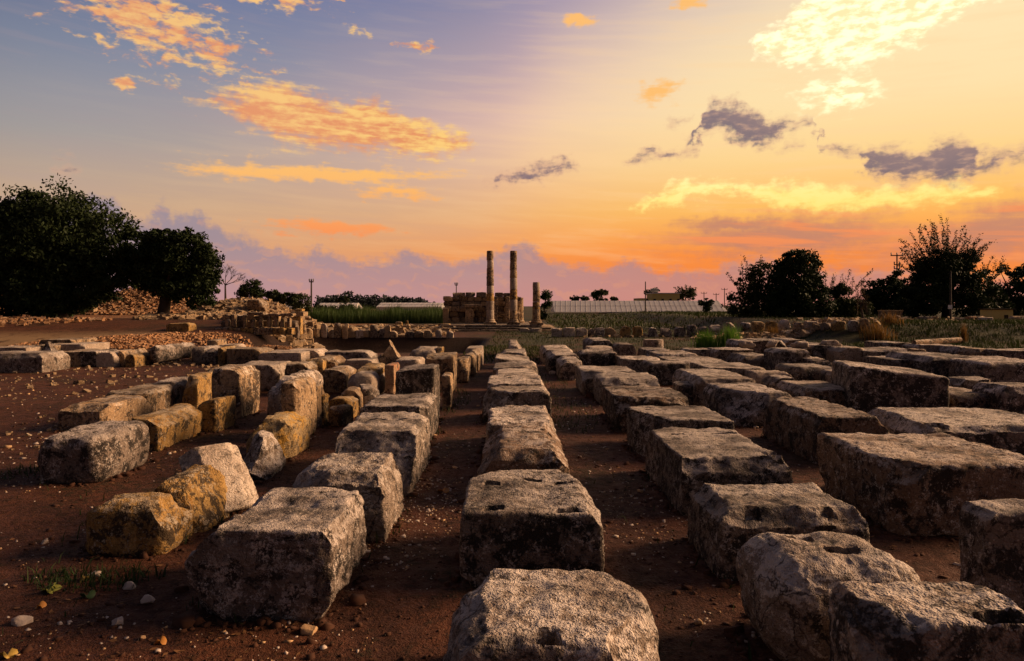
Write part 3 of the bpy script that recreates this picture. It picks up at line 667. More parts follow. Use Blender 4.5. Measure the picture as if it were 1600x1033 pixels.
row('row of rough boulders at left', 'rough boulders between the left rows', [
    ('faceted ochre boulder', (126, 258, 790, 764, 0.40, 'gold'), dict(chips=10, chip=0.2, rnd=0.1, rough=0.02, name='boulder', cat='boulder', dmin=0.55)),
    ('half grey half golden boulder', (212, 312, 752, 714, 0.47, 'gold'), dict(chips=9, chip=0.2, rnd=0.09, rough=0.02, name='boulder', cat='boulder')),
    ('grey wedge shaped stone', (356, 410, 692, 671, 0.44, 'grey'), dict(chips=9, chip=0.2, tilt=(0, 0.25), name='boulder', cat='boulder')),
    ('yellow lichened wedge', (388, 446, 656, 636, 0.54, 'lichen'), dict(chips=7, chip=0.15, taper=-0.2, name='boulder', cat='boulder')),
    ('craggy grey boulder', (414, 456, 592, 574, 0.80, 'grey'), dict(rnd=0.2, chips=9, chip=0.2, rough=0.04, name='boulder', cat='boulder')),
])
_c = at(357, 727, 6.9); _q = Vector((0.50, -0.50, 0.72)).to_track_quat('Z', 'Y').to_euler()
tag(obj('leaning_slab', block_mesh(0.60, 0.78, 0.17, 0.02, rnd=0.03, chips=7, chip=0.12, rough=0.008, warp=0.02), M['pale'], None, (_c[0]-0.10, 6.9, 0.20), tuple(_q)),
    'pale flat slab leaning between the golden boulder and grey wedge', 'slab')
for i, (x0, x1, y, yf, h, mt) in enumerate([(438, 466, 600, 588, 0.85, 'tan'), (472, 493, 604, 596, 0.68, 'tan'), (495, 506, 617, 611, 0.50, 'gold')]):
    blk(['tall tan block with a sunlit side behind the yellow wedge', 'middle tan block of the stepped three behind the yellow wedge', 'lowest golden block of the stepped three'][i], x0, x1, y, yf, h, mt, chips=4, chip=0.08)
for i, (x0, x1, y, h, mt) in enumerate([(513, 541, 637, 0.30, 'tan'), (514, 550, 624, 0.34, 'gold'), (528, 560, 610, 0.38, 'tan'), (558, 584, 607, 0.36, 'grey')]):
    blk('small tumbled stone left of the pooled hollow block, %s-nearest' % ORD[i] if i else 'small tumbled stone left of the pooled hollow block, nearest', x0, x1, y, y-7, h, mt, name='small_block', cat='stone', group='small tumbled stones', chips=6, yaw=0.2*i-0.3)
row('second row left of centre', 'third row of blocks left of the central path', [
    ('large rounded grey block', (50, 156, 684, 655, 0.52, 'grey2'), dict(rnd=0.14, chips=5, rough=0.02, planes=(((-0.7, -0.2, 0.6), 0.5),))),
    ('long block with bright golden side', (198, 246, 656, 630, 0.44, 'gold'), dict(chips=5, rough=0.016)),
    ('squared golden block', (303, 337, 627, 615, 0.50, 'gold'), dict(chips=3)),
    ('tall block with streaked side', (330, 376, 577, 569, 0.86, 'tan'), dict(chips=3, rough=0.012)),
    ('long flat tan block', (496, 540, 577, 569, 0.52, 'tan'), {}),
    ('round knobbly boulder', (540, 586, 584, 572, 0.56, 'pale'), dict(rnd=0.22, rough=0.04)),
    ('wide gold ended block', (556, 592, 572, 565, 0.66, 'gold'), {}),
    ('red stained slab', (601, 616, 570, 565, 0.72, 'red'), dict(chips=2)),
    ('low pale stone', (617, 654, 562, 556, 0.56, 'pale'), dict(rough=0.03)),
])
row('third row left of centre', 'fourth row of blocks left of the central path', [
    ('low squared block', (90, 162, 633, 613, 0.40, 'tan'), dict(chips=7)),
    ('curved topped tan block', (160, 224, 611, 597, 0.46, 'tan'), dict(rnd=0.08)),
    ('flat dark ended block', (226, 280, 595, 587, 0.52, 'grey'), {}),
    ('gold sided block', (284, 309, 588, 580, 0.62, 'gold'), {}),
    ('thin flat slab', (322, 380, 575, 567, 0.56, 'tan'), dict(chips=3)),
    ('long layered slab', (368, 436, 570, 563, 0.60, 'pale'), dict(ridge=0.04)),
    ('tall tan slab', (440, 482, 568, 563, 0.70, 'tan'), {}),
    ('gold ended long block', (470, 504, 562, 555, 0.60, 'gold'), {}),
    ('narrow tan block', (486, 526, 559, 554, 0.62, 'tan'), {}),
    ('pink topped slab', (536, 586, 562, 558, 0.56, 'pale'), {}),
    ('squared tan block', (586, 608, 554, 550, 0.60, 'tan'), {}),
])
row('fourth row left of centre', 'fifth row of blocks left of the central path', [
    ('round fronted grey block', (297, 322, 543, 539, 0.56, 'grey'), dict(rnd=0.16)),
    ('dark upright block', (321, 338, 543, 540, 0.56, 'grey2'), {}),
    ('gold block', (337, 352, 543, 539, 0.58, 'gold'), {}),
    ('long tan block', (350, 406, 545, 541, 0.56, 'tan'), {}),
    ('pale holed slab', (404, 470, 551, 546, 0.52, 'pale'), {}),
    ('flat slab', (440, 498, 547, 543, 0.54, 'pale'), {}),
    ('dark edged slab', (508, 580, 550, 547, 0.52, 'grey'), {}),
])
blk('small tan cube standing behind the round fronted grey block', 323, 340, 531, 529, 0.75, 'tan', name='small_block', cat='stone', chips=2)
blk('flat pale slab lying behind the long tan block', 343, 374, 538, 536, 0.6, 'pale', chips=2)
def pyramid_stone(label, xc, w_px, yt, yb, Y, mat, flat=0.18, name='pointed_stone'):
    c = at(xc, yb, Y); w = w_px*Y/F; h = (yb-yt)*Y/F; z = gz(c[0], Y)
    me = block_mesh(w, w*0.8, h+c[2]-z+0.1, 0.05, rnd=0.06, chips=0, rough=0.02, warp=0.03,
                    planes=(((-0.85, 0, 0.55), h*0.34), ((0.85, 0, 0.5), h*0.34), ((0, -0.9, 0.35), w*0.38), ((0, 0.9, 0.35), w*0.38)))
    tag(obj(name, me, M[mat], None, (c[0], Y, z-0.05)), label, 'stone')
pyramid_stone('pointed stone like a pyramid rising above the left rows', 611, 36, 528, 563, 19.5, 'tan')
pyramid_stone('dark pointed stone in the far left group of slabs', 76, 25, 537, 572, 22.6, 'grey2')
blk('lumpy sculpted stone like a crouching animal behind the left rows', 640, 680, 546, 540, 0.60, 'pale', name='sculpted_stone', cat='stone', rnd=0.2, rough=0.05, chips=3)
blk('small orange block beside the lumpy sculpted stone', 680, 689, 544, 541, 0.62, 'gold', name='small_block', cat='stone', chips=2)
for i, (x0, x1, y, h, mt) in enumerate([(-60, 64, 553, 0.56, 'grey'), (90, 126, 549, 0.50, 'tan'), (124, 150, 549, 0.50, 'grey2'), (150, 178, 550, 0.48, 'pale'), (179, 194, 548, 0.50, 'tan'), (195, 210, 553, 0.42, 'gold')]):
    blk('stone in the far left group before the sand, %s from the left' % ORD[i], x0, x1, y, y-5, h, mt, group='far left group of stones', dmin=0.7)
for i, (x0, x1, y, mt) in enumerate([(-30, 40, 544, 'pale'), (42, 84, 542, 'tan'), (86, 132, 541, 'pale'), (60, 110, 538, 'tan')]):
    blk('flat slab behind the far left stones, %s of four' % ORD[i], x0, x1, y, y-4, 0.42, mt, group='flat slabs behind the far left stones', chips=3)
blk('dark boulder sitting in the orange rubble heap', 229, 248, 540, 533, 0.55, 'grey2', name='boulder', cat='boulder', rnd=0.2, chips=7, zb=0.1)


# ---------------------------------------------------------------- standing stones farther off
def hit(x, y):
    """where the sight line of a photo pixel meets the terrain"""
    Ys = np.geomspace(3, 400, 3000); zr = H0-(y-HZ)*Ys/F; zg = ground_z((x-800)*Ys/F, Ys, False)
    k = np.nonzero(zr <= zg)[0]; i = k[0] if len(k) else len(Ys)-1
    return (x-800)*Ys[i]/F, Ys[i], zg[i]
def stone_at(label, x0, x1, yt, yb, mat, name='rough_stone', cat='stone', group=None, depth=0.8, **kw):
    X, Y, z = hit((x0+x1)/2, yb); w = (x1-x0)*Y/F; h = (yb-yt)*Y/F; d = max(0.25, w*depth)
    kw.setdefault('chip', 0.3*min(w, h)); kw.setdefault('rnd', 0.12*min(w, h)); kw.setdefault('rough', 0.03); kw.setdefault('warp', 0.05); kw.setdefault('chips', 6)
    me = block_mesh(w, d, h+0.08, max(0.05, 0.0022*Y), **kw)
    return tag(obj(name, me, M[mat], None, (X, Y+d/2, z-0.08)), label, cat, group)
rr = random.Random(5)
xs_ = [458, 470, 482, 494, 505, 516, 527, 538, 549, 560, 571, 583, 594, 604, 612, 640, 654, 668, 684, 702]
for i, x in enumerate(xs_):
    stone_at('rough stone on the far bank of the trench, %s from the left' % ORD[i], x-rr.uniform(4, 8), x+rr.uniform(5, 9), 526-rr.uniform(7, 20)*(0.6 if x > 620 else 1), 528, rr.choice(['tan', 'temple', 'grey2', 'pale', 'temple_dark']), group='rough stones on the far bank of the trench')
stone_at('taller of two pale upright stones beyond the trench', 617, 628, 503, 517, 'gold', name='upright_stone', chips=2)
stone_at('slimmer of two pale upright stones beyond the trench', 633, 637.5, 501, 515, 'gold', name='upright_stone', chips=2)
xs_ = [(862, 879, 513, 'pale'), (880, 899, 512, 'pale'), (900, 918, 512, 'pale'), (919, 930, 514, 'grey2'), (930, 945, 512, 'grey'), (947, 963, 512, 'temple'), (970, 986, 509, 'gold'), (990, 1005, 510, 'gold'),
       (1013, 1027, 512, 'grey2'), (1033, 1050, 513, 'grey2'), (1055, 1072, 511, 'grey2'), (1075, 1090, 508, 'grey'), (1093, 1108, 511, 'grey2'), (1111, 1128, 508, 'grey'), (1136, 1150, 504, 'grey')]
for i, (x0, x1, yt, mt) in enumerate(xs_):
    stone_at('squared stone in the line beyond the right grass, %s from the left' % ORD[i], x0, x1, yt, 527, mt, group='line of squared stones beyond the grass', chips=3, depth=0.7)
xs_ = [(1160, 1174, 504), (1178, 1196, 503), (1200, 1216, 502), (1219, 1236, 500), (1242, 1258, 504), (1262, 1282, 503), (1286, 1302, 505), (1304, 1322, 502), (1326, 1342, 501), (1345, 1360, 499), (1363, 1378, 501)]
for i, (x0, x1, yt) in enumerate(xs_):
    stone_at('rounded rubble stone before the right trees, %s from the left' % ORD[i], x0, x1, yt, 517+rr.uniform(-2, 3), rr.choice(['gold', 'tan', 'grey', 'temple', 'pale']), group='rubble stones before the right trees')
for i, (x, yb, w_) in enumerate([(1405, 502, 9), (1425, 503, 12), (1446, 503, 16), (1462, 502, 10), (1504, 502, 13), (1522, 503, 15), (1536, 503, 12), (1590, 503, 16)]):
    stone_at('low stone on top of the grass bank, %s from the left' % ORD[i], x-w_/2, x+w_/2, yb-rr.uniform(5, 9), yb, rr.choice(['grey', 'temple', 'red', 'grey2']), group='low stones on top of the grass bank')
# ---- ruined portico on the left
def part_box(name, parent, root, x0, x1, yt, yb, Y, depth, mat, dy=0.0, rough=0.02, chips=2):
    a, b = at(x0, yb, Y), at(x1, yt, Y); w = b[0]-a[0]; h = b[2]-a[2]
    me = block_mesh(w*0.985, depth, h*0.985, max(0.06, 0.003*Y), rnd=0.03, chips=chips, chip=0.10, rough=rough, warp=0.02)
    return obj(name, me, M[mat], parent, ((a[0]+b[0])/2-root[0], Y+dy+depth/2-root[1], a[2]-root[2]))
X0, YP, zP = hit(396, 522); rp = (X0, YP, zP-0.05)
port = empty('ruined_portico', rp, 'ruined portico wall of golden piers and blocks on the left', 'ruin')
for k in range(12): part_box('base_block', port, rp, 335+k*10.1, 345+k*10.1, 512+rr.uniform(-0.5, 0.8), 523.5, YP, 0.6, rr.choice(['gold', 'tan', 'gold']))
for k, x in enumerate([352, 362, 378, 392, 404, 418, 428, 438, 449]): part_box('pier', port, rp, x-2.4, x+2.6, 494+rr.uniform(-5, 6), 512, YP, 0.35, rr.choice(['gold', 'tan', 'temple']), 0.15)
for k in range(9): part_box('wall_block', port, rp, 335+k*13.4, 348+k*13.4, 502+rr.uniform(-1, 1), 512, YP, 0.5, rr.choice(['temple_dark', 'temple', 'temple_dark']), 0.75)
for k in range(7): part_box('wall_block', port, rp, 337+k*13, 349.5+k*13, 492+rr.uniform(-2, 2), 501.6, YP, 0.45, rr.choice(['temple_dark', 'temple', 'grey2']), 0.8)
for x0, x1, y0, y1 in ((384, 412, 488, 493), (415, 436, 490, 494.5), (436, 456, 489.5, 494)): part_box('lintel', port, rp, x0, x1, y0, y1, YP, 0.6, 'tan', 0.1)
Xc, Yc, zc = hit(464, 525); rc_ = (Xc, Yc, zc-0.05)
pil = empty('capital_pier', rc_, 'golden pier carrying a broken moulded capital beside the portico', 'pier')
part_box('shaft', pil, rc_, 456.5, 470, 494.2, 527, Yc, 0.5, 'gold'); part_box('capital', pil, rc_, 453, 476, 487, 494, Yc, 0.9, 'tan', -0.2); part_box('top_block', pil, rc_, 458, 472, 482.5, 486.8, Yc, 0.6, 'gold', 0, 0.03)
for i, (x0, x1, yt, yb, mt, lb) in enumerate([(385, 414, 468, 491, 'tan', 'big pale faceted block on the rubble behind the portico'), (258, 295, 505, 518, 'gold', 'low golden wall stub below the left tree trunk'),
                                         (134, 147, 474, 490, 'tan', 'pale upright stone before the big left tree'), (20, 36, 476, 492, 'grey', 'grey stone at the foot of the big left tree')]):
    stone_at(lb, x0, x1, yt, yb, mt, name='stone_block', cat='stone block', chips=4)

# ---------------------------------------------------------------- temple
YT = 57.0
def tz(y, Y=YT): return H0-(y-HZ)*Y/F
rt = (at(765, 510, YT)[0], YT, gz(at(765, 510, YT)[0], YT))
plat = empty('temple_platform', rt, 'stepped stone platform under the temple columns', 'platform')
zt = tz(507)-rt[2]
def pbox(name, x0, x1, y0, y1, z0, z1, mat, chips=2):
    me = block_mesh((x1-x0)*0.985, (y1-y0)*0.985, (z1-z0)*0.98, 0.22, rnd=0.03, chips=chips, chip=0.12, rough=0.02, warp=0.02)
    return obj(name, me, M[mat], plat, ((x0+x1)/2-rt[0], (y0+y1)/2-rt[1], z0))
Xl, Xr = at(692, 0, YT)[0], at(846, 0, YT)[0]
for si, (ext, z0, z1, yy) in enumerate([(0.0, zt*0.62, zt, -1.6), (0.7, zt*0.28, zt*0.62, -2.3), (1.4, -0.1, zt*0.28, -3.0)]):
    xx = Xl-ext-(2.2 if si else 0)
    while xx < Xr+ext-0.3:
        w = min(rr.uniform(1.1, 1.9), Xr+ext-xx); pbox('step_block', xx, xx+w, YT+yy, YT+yy+0.75, z0, z1, rr.choice(['temple_dark', 'temple', 'temple_dark'])); xx += w
    yy2 = YT+yy+0.75
    while yy2 < YT+12:
        w = rr.uniform(1.2, 2.0); pbox('step_block', Xr+ext-0.75, Xr+ext, yy2, yy2+w, z0, z1, 'temple'); yy2 += w
pbox('floor_slab', Xl, Xr-0.75, YT-0.85, YT+12, -0.1, zt-0.04, 'temple_dark', 0)
def column(label, xc, wpx, yt, yb, Y, nd, base=True, mat='temple', grp='temple columns'):
    c = at(xc, yb, Y); h = (yb-yt)*Y/F; r = wpx/2*Y/F; loc = (c[0], Y, zt+rt[2])
    h += c[2]-loc[2]
    o = empty('temple_column', loc, label, 'column', grp); z = 0.0
    if base:
        mb = MB(); mb.box(-r*1.7, r*1.7, -r*1.7, r*1.7, 0, 0.16); mb.build('plinth', M['tan'], o)
        mb = MB(); mb.tube([(0, 0, 0.162), (0, 0, 0.22), (0, 0, 0.30), (0, 0, 0.36), (0, 0, 0.42)], [r*1.45, r*1.5, r*1.25, r*1.32, r*1.12], 24); mb.build('base_moulding', M['tan'], o, True, (0, 0, 0), 35); z = 0.424
    hs = [rr.uniform(0.75, 1.3) for _ in range(nd)]; k = (h-z)/sum(hs)
    for q, hh in enumerate(hs):
        hh *= k; t0 = z/h; t1 = (z+hh)/h; r0, r1 = r*(1.06-0.14*t0), r*(1.06-0.14*t1); mb = MB()
        jr = rr.uniform(0.95, 1.03); rb = [r0*0.93*jr, r0*jr, r0*rr.uniform(0.97, 1.0)*jr, r1*jr, r1*0.92*jr]
        mb.tube([(0, 0, z+0.004), (0, 0, z+0.05), (0, 0, z+hh*0.5), (0, 0, z+hh-0.05), (0, 0, z+hh-0.004)], rb, 24)
        V = np.concatenate(mb.V); nz_ = fbm(V*3.0+q*9+xc, 3)*0.026; V[:, :2] *= (1+nz_/r)[:, None]; mb.V = [V]
        mb.build('drum', M[rr.choice(['tan', 'pale', 'tan', 'gold'])], o, True, (rr.uniform(-.012, .012), rr.uniform(-.012, .012), 0), 35); z += hh
column('left of the two tall temple columns', 766, 11.6, 392, 507, YT, 8)
column('right of the two tall temple columns', 802.3, 11.8, 392, 508, YT-0.6, 7)
column('short broken column at the temple corner', 838, 12.2, 441, 508, YT-1.0, 4)
YW = YT+5.0
rw = (at(752, 0, YW)[0], YW, zt+rt[2])
wall = empty('temple_wall', rw, 'dark stepped wall of the temple cella behind the columns', 'wall')
def wpart(name, x0, x1, yt, yb, mat, dy=0.0, dep=0.8, chips=2):
    a = at(x0, yb, YW); b = at(x1, yt, YW); w = b[0]-a[0]; z0 = max(a[2], rw[2]-0.01); h = b[2]-z0
    me = block_mesh(w*0.985, dep, h*0.985, 0.2, rnd=0.04, chips=chips, chip=0.16, rough=0.03, warp=0.03)
    return obj(name, me, M[mat], wall, ((a[0]+b[0])/2-rw[0], dy+dep/2, z0-rw[2]))
for ci, (yt, yb) in enumerate([(463, 470.5), (470.5, 478), (478, 487), (487, 496), (496, 507)]):
    x = 692.0
    while x < 811:
        w = min(rr.uniform(9, 17), 813-x); wpart('stone_block', x, x+w, yt+rr.uniform(-0.4, 0.5), yb, rr.choice(['temple_dark', 'temple', 'temple', 'tan']), rr.uniform(-0.3, 0.25), chips=5); x += w
_a, _b = at(694, 505, YW), at(811, 464, YW); mb = MB(); mb.box(_a[0]-rw[0], _b[0]-rw[0], 0.35, 0.62, 0, _b[2]-rw[2]); mb.build('rubble_core', M['temple_dark'], wall)
for x0, x1, yt, mt in ((707, 726.5, 457, 'tan'), (727, 742, 456.5, 'temple_dark'), (743.5, 760, 456.5, 'temple_dark'), (773, 786, 457, 'temple_dark'), (786, 797, 457.5, 'temple_dark')): wpart('stone_block', x0, x1, yt, 464.6, mt, 0.05)
wpart('pilaster', 728, 740.5, 481, 506, 'tan', -1.0, 0.6); wpart('pilaster_cap', 727, 753, 475.5, 480.8, 'tan', -1.1, 0.8); wpart('pilaster', 693, 702, 481, 507, 'temple', -0.9, 0.6)
wpart('pilaster', 772, 778.5, 463, 500, 'tan', -1.0, 0.6); wpart('pilaster', 790, 796, 463, 500, 'tan', -1.0, 0.6)
Xe = at(813, 0, YW)[0]
for k in range(7):
    yy = YW+0.9+k*1.1; hh = tz(463, YW)-rw[2]-0.25*k
    me = block_mesh(0.75, 1.06, hh, 0.22, rnd=0.05, chips=2, chip=0.15, rough=0.03, warp=0.03); obj('side_wall_block', me, M[rr.choice(['temple', 'tan'])], wall, (Xe-0.42-rw[0], yy+0.53-rw[1], 0))
    mb = MB(); mb.tube([(0, 0, 0), (0, 0, 0.12), (0, 0, 0.2), (0, 0, hh-0.05*k-0.1)], [0.38, 0.38, 0.29, 0.27], 16); mb.build('half_column', M['tan'], wall, True, (Xe-rw[0]+0.02, yy+0.53-rw[1], 0), 35)
for i, (x0, x1, yt, yb, mt) in enumerate([(662, 684, 507, 513, 'tan'), (684, 703, 506, 513, 'gold'), (648, 664, 509, 514, 'pale'), (812, 828, 513, 518, 'pale'), (829, 846, 513, 518, 'pale')]):
    stone_at('loose pale slab at the foot of the temple platform, %s from the left' % ORD[i], x0, x1, yt, yb+2, mt, name='stone_block', cat='stone block', group='loose slabs at the temple foot', chips=2)

# ---------------------------------------------------------------- rubble (too many to count)
CUBE = np.array([(x, y, z) for z in (-1, 1) for y in (-1, 1) for x in (-1, 1)], float)
CQ = np.array([(0, 2, 3, 1), (4, 5, 7, 6), (0, 1, 5, 4), (2, 6, 7, 3), (0, 4, 6, 2), (1, 3, 7, 5)])
def scatter_mesh(P, size, seed, flat=0.7):
    r = np.random.RandomState(seed); n = len(P)
    S = size[:, None]*r.uniform(0.5, 1.1, (n, 3)); S[:, 2] *= flat
    L = CUBE[None]*(0.5+r.uniform(-0.16, 0.16, (n, 8, 3)))*S[:, None]
    a, b = r.uniform(0, 6.28, n), r.uniform(-0.6, 0.6, n)
    ca, sa, cb, sb = np.cos(a), np.sin(a), np.cos(b), np.sin(b)
    y = L[:, :, 1]*cb[:, None]-L[:, :, 2]*sb[:, None]; z = L[:, :, 1]*sb[:, None]+L[:, :, 2]*cb[:, None]; x = L[:, :, 0]
    L = np.stack([x*ca[:, None]-y*sa[:, None], x*sa[:, None]+y*ca[:, None], z], 2)+P[:, None]
    return L.reshape(-1, 3), (CQ[None]+8*np.arange(n)[:, None, None]).reshape(-1, 4)
def rubble(name, label, pts, smin, smax, mat, seed, smooth=False):
    r = np.random.RandomState(seed); pts = np.asarray(pts); size = smin*(smax/smin)**(r.rand(len(pts))**1.6)
    P = np.stack([pts[:, 0], pts[:, 1], ground_z(pts[:, 0], pts[:, 1])+size*0.15+(pts[:, 2] if pts.shape[1] > 2 else 0)], 1)
    V, Q = scatter_mesh(P, size, seed)
    o = obj(name, mesh_np(name, V, Q, smooth), M[mat]); tag(o, label, None, None, 'stuff'); o['category'] = 'rubble'
    return o
def blob(cx, cy, rx, ry, n, seed, hgt=0.0):
    r = np.random.RandomState(seed); a = r.uniform(0, 6.28, n); q = np.sqrt(r.rand(n))
    x, y = cx+rx*q*np.cos(a), cy+ry*q*np.sin(a); return np.stack([x, y, hgt*(1-q**2)*r.rand(n)**0.3], 1)
rubble('rubble_heap', 'heap of small orange rubble stones before the sandy ground', np.concatenate([blob(-16.8, 30.6, 2.7, 1.5, 4600, 1, 0.16), blob(-20, 31.4, 2.4, 1.0, 1600, 2, 0.05), blob(-14.5, 33, 3, 2, 900, 21, 0.03)]), 0.05, 0.17, 'rubble', 31)
rubble('rubble_heap', 'low orange rubble heap before the portico', np.concatenate([blob(-10.0, 30.0, 1.6, 1.0, 2000, 3, 0.3), blob(-13.4, 29.0, 1.2, 1.4, 900, 4, 0.08)]), 0.05, 0.16, 'rubble', 32)
rubble('rubble_slope', 'slope of broken stones behind the portico', np.concatenate([blob(-19.5, 50, 3.4, 3.5, 1900, 5, 0.1), blob(-20.5, 44, 2.6, 3.0, 1100, 6, 0.1), blob(-16.5, 44, 3.0, 2.5, 700, 61, 0.1)]), 0.08, 0.5, 'temple', 33)
rubble('rubble_slope', 'stony slope lit orange under the left trees', np.concatenate([blob(-29.5, 54.5, 5.0, 3.0, 3200, 7, 0.05), blob(-32, 40, 9, 3.5, 1000, 8, 0.0), blob(-48, 57, 7, 5, 900, 81, 0)]), 0.08, 0.34, 'rubble', 34)
rubble('rubble_scatter', 'scattered broken stones along the trench and portico', np.concatenate([blob(-10, 46.5, 5.5, 2.2, 1500, 9, 0.3), blob(-10.5, 55, 6.5, 7, 1500, 91, 0.2), blob(-13.5, 40, 2.5, 2.5, 320, 92)]), 0.10, 0.62, 'temple', 35)
rubble('stone_scatter', 'small broken stones strewn over the bare left ground', np.concatenate([blob(-12, 19, 5.5, 5, 420, 110), blob(-7.5, 10.5, 2.2, 2.5, 110, 111), blob(-9, 24.5, 4, 2.5, 260, 112)]), 0.03, 0.16, 'temple', 37)
rubble('rubble_scatter', 'scattered broken stones before the right trees', np.concatenate([blob(16, 41.5, 5.5, 1.6, 900, 10, 0.25), blob(26, 47, 9, 4, 160, 101), blob(9, 44.6, 6, 0.8, 140, 102)]), 0.10, 0.45, 'temple', 36)

# pebbles and grit on the earth
def pebble_field():
    r = np.random.RandomState(77); pts = []
    def region(n, x0, x1, y0, y1):
        y = np.exp(r.uniform(math.log(y0), math.log(y1), n)); pts.append(np.stack([r.uniform(x0, x1, n), y], 1))
    region(900, -9, -2.2, 3.6, 11); region(800, -16, -5, 9, 24); region(800, -1.6, -0.5, 3.8, 16); region(800, 0.6, 2.2, 3.8, 16); region(700, 2, 8, 3.8, 14)
    region(400, -22, 12, 14, 30)
    p = np.concatenate(pts); k = fbm(np.c_[p*0.9, np.zeros(len(p))], 3)+r.uniform(-0.25, 0.25, len(p)) > 0.02; p = p[k]
    for cx, cy, rx, ry, n in ((-0.95, 6.6, 0.45, 1.5, 420), (-5.8, 9.2, 1.5, 2.2, 380), (-4.6, 5.2, 1.2, 0.9, 130), (1.35, 6.5, 0.5, 1.6, 160), (-2.4, 4.15, 0.8, 0.35, 60)):
        p = np.concatenate([p, blob(cx, cy, rx, ry, n, int(n))[:, :2]])
    n = len(p); half_ = r.rand(n) < 0.62
    for nm, lb, mt, sel, sd_ in (('pebbles', 'small white pebbles scattered over the red earth', 'pebble', half_, 41), ('grit', 'small tan stone chips scattered over the red earth', 'pebble_tan', ~half_, 42)):
        q = p[sel]; size = np.clip(np.exp(r.normal(math.log(0.013), 0.5, len(q))), 0.005, 0.05)*np.clip(q[:, 1]/6.5, 1.0, 2.2)
        V, Q = scatter_mesh(np.c_[q, ground_z(q[:, 0], q[:, 1])-size*0.02], size, sd_, 0.6)
        tag(obj(nm, mesh_np(nm, V, Q, True), M[mt]), lb, None, None, 'stuff')['category'] = 'pebbles'
pebble_field()
def litter():
    r = np.random.RandomState(88); n = 5200
    y = np.exp(r.uniform(math.log(3.7), math.log(22), n)); x = r.uniform(-0.95, 0.95, n)*np.maximum(3.0, y*0.75)
    k = fbm(np.c_[x*0.8, y*0.8, np.zeros(n)], 3)+r.uniform(-0.3, 0.3, n) > 0.0; x, y = x[k], y[k]; n = len(x)
    z = ground_z(x, y)+0.006; a = r.uniform(0, 6.28, n); L = r.uniform(0.008, 0.03, n)*np.clip(y/6, 1, 2); W = L*r.uniform(0.25, 0.6, n)
    u = np.c_[np.cos(a)*L, np.sin(a)*L, r.uniform(-.3, .3, n)*L]; v = np.c_[-np.sin(a)*W, np.cos(a)*W, r.uniform(-.4, .4, n)*W]; c = np.c_[x, y, z]
    V = np.stack([c-u, c+v, c+u, c-v], 1).reshape(-1, 3)
    tag(obj('leaf_litter', mesh_np('litter', V, 4*np.arange(n)[:, None]+np.arange(4)[None]), M['litter']), 'small dry leaf litter over the red earth', None, None, 'stuff')['category'] = 'leaf litter'
    n = 2600; y = np.exp(r.uniform(math.log(3.6), math.log(14), n)); x = r.uniform(-0.95, 0.95, n)*np.maximum(3.0, y*0.75); size = np.exp(r.normal(math.log(0.022), 0.5, n))
    V, Q = scatter_mesh(np.c_[x, y, ground_z(x, y)-size*0.05], size, 89, 0.6)
    tag(obj('earth_clods', mesh_np('clods', V, Q, True), M['clod']), 'clods of red-brown earth', None, None, 'stuff')['category'] = 'soil'
litter()
def foot_line():
    r = np.random.RandomState(90); P = []
    for cx, cy, w, d in FOOT:
        if cy > 16: continue
        n = int(70*(w+d)); e = r.randint(0, 4, n); t = r.uniform(-0.5, 0.5, n); o = np.abs(r.normal(0, 0.05, n))
        x = np.where(e == 0, -w/2-o, np.where(e == 1, w/2+o, t*w)); y = np.where(e == 2, -d/2-o, np.where(e == 3, d/2+o, t*d)); P.append(np.c_[cx+x, cy+y])
    P = np.concatenate(P); k = r.rand(len(P)); a = P[k < 0.7]; b = P[(k > 0.7) & (fbm(np.c_[P*1.5, np.zeros(len(P))], 2) > 0.05)]
    size = np.exp(r.normal(math.log(0.03), 0.55, len(a))); V, Q = scatter_mesh(np.c_[a, ground_z(a[:, 0], a[:, 1])], size, 91, 0.7)
    tag(obj('earth_clods', mesh_np('clods', V, Q, True), M['clod']), 'earth and chips banked against the feet of the blocks', None, None, 'stuff')['category'] = 'soil'
    return b
FOOT_WEEDS = foot_line()
def single_pebble(label, x, y, r_px, mat, flat=0.8, name='pebble', cat='pebble'):
    X, Y, z = hit(x, y+r_px*0.8); r = r_px*Y/F; z = gz(X, Y, True)
    me = block_mesh(2*r, 2*r*0.9, 2*r*flat, r/5, rnd=r*0.4, chips=11, chip=r*0.6, rough=r*0.12, warp=r*0.4)
    tag(obj(name, me, M[mat], None, (X, Y+r*0.6, z-r*0.45), (0.15, 0.1, x)), label, cat)
for a in [('largest round white pebble near the bottom left corner', 31, 965, 13, 'pebble'), ('round white pebble right of the largest one', 181, 969, 10, 'pebble'), ('white pebble left of the huge grey block', 231, 935, 10, 'pebble', 0.7),
          ('oval white pebble behind the others on the left soil', 198, 914, 10, 'pebble', 0.65), ('white pebble below the grassy boulder', 149, 898, 7.5, 'pebble', 0.75), ('tiny white pebble touching its neighbour below the boulder', 137, 899, 5, 'pebble'),
          ('tan knobbly pebble in front of the huge grey block', 479, 979, 13, 'pebble_tan', 0.7), ('flat white pebble on the soil far left of the boulder', 67, 846, 6, 'pebble', 0.6), ('flat pale rock in the dark gap on the right', 1505, 874, 15, 'pebble', 0.4),
          ('small white stone below the flat pale rock', 1520, 907, 8, 'pebble', 0.5), ('orange pebble among dry needles right of centre', 1092, 970, 7, 'pebble_tan'), ('pale pebble at the lower left of the ochre stones', 293, 958, 7, 'pebble', 0.8),
          ('yellowish chip beside the round white pebble', 220, 995, 6, 'pebble_tan', 0.6), ('pink flat chip on the left path', 711, 726, 8, 'pebble_tan', 0.3), ('white stone lying in the right path far off', 864, 581, 5, 'pebble')]:
    single_pebble(*a)
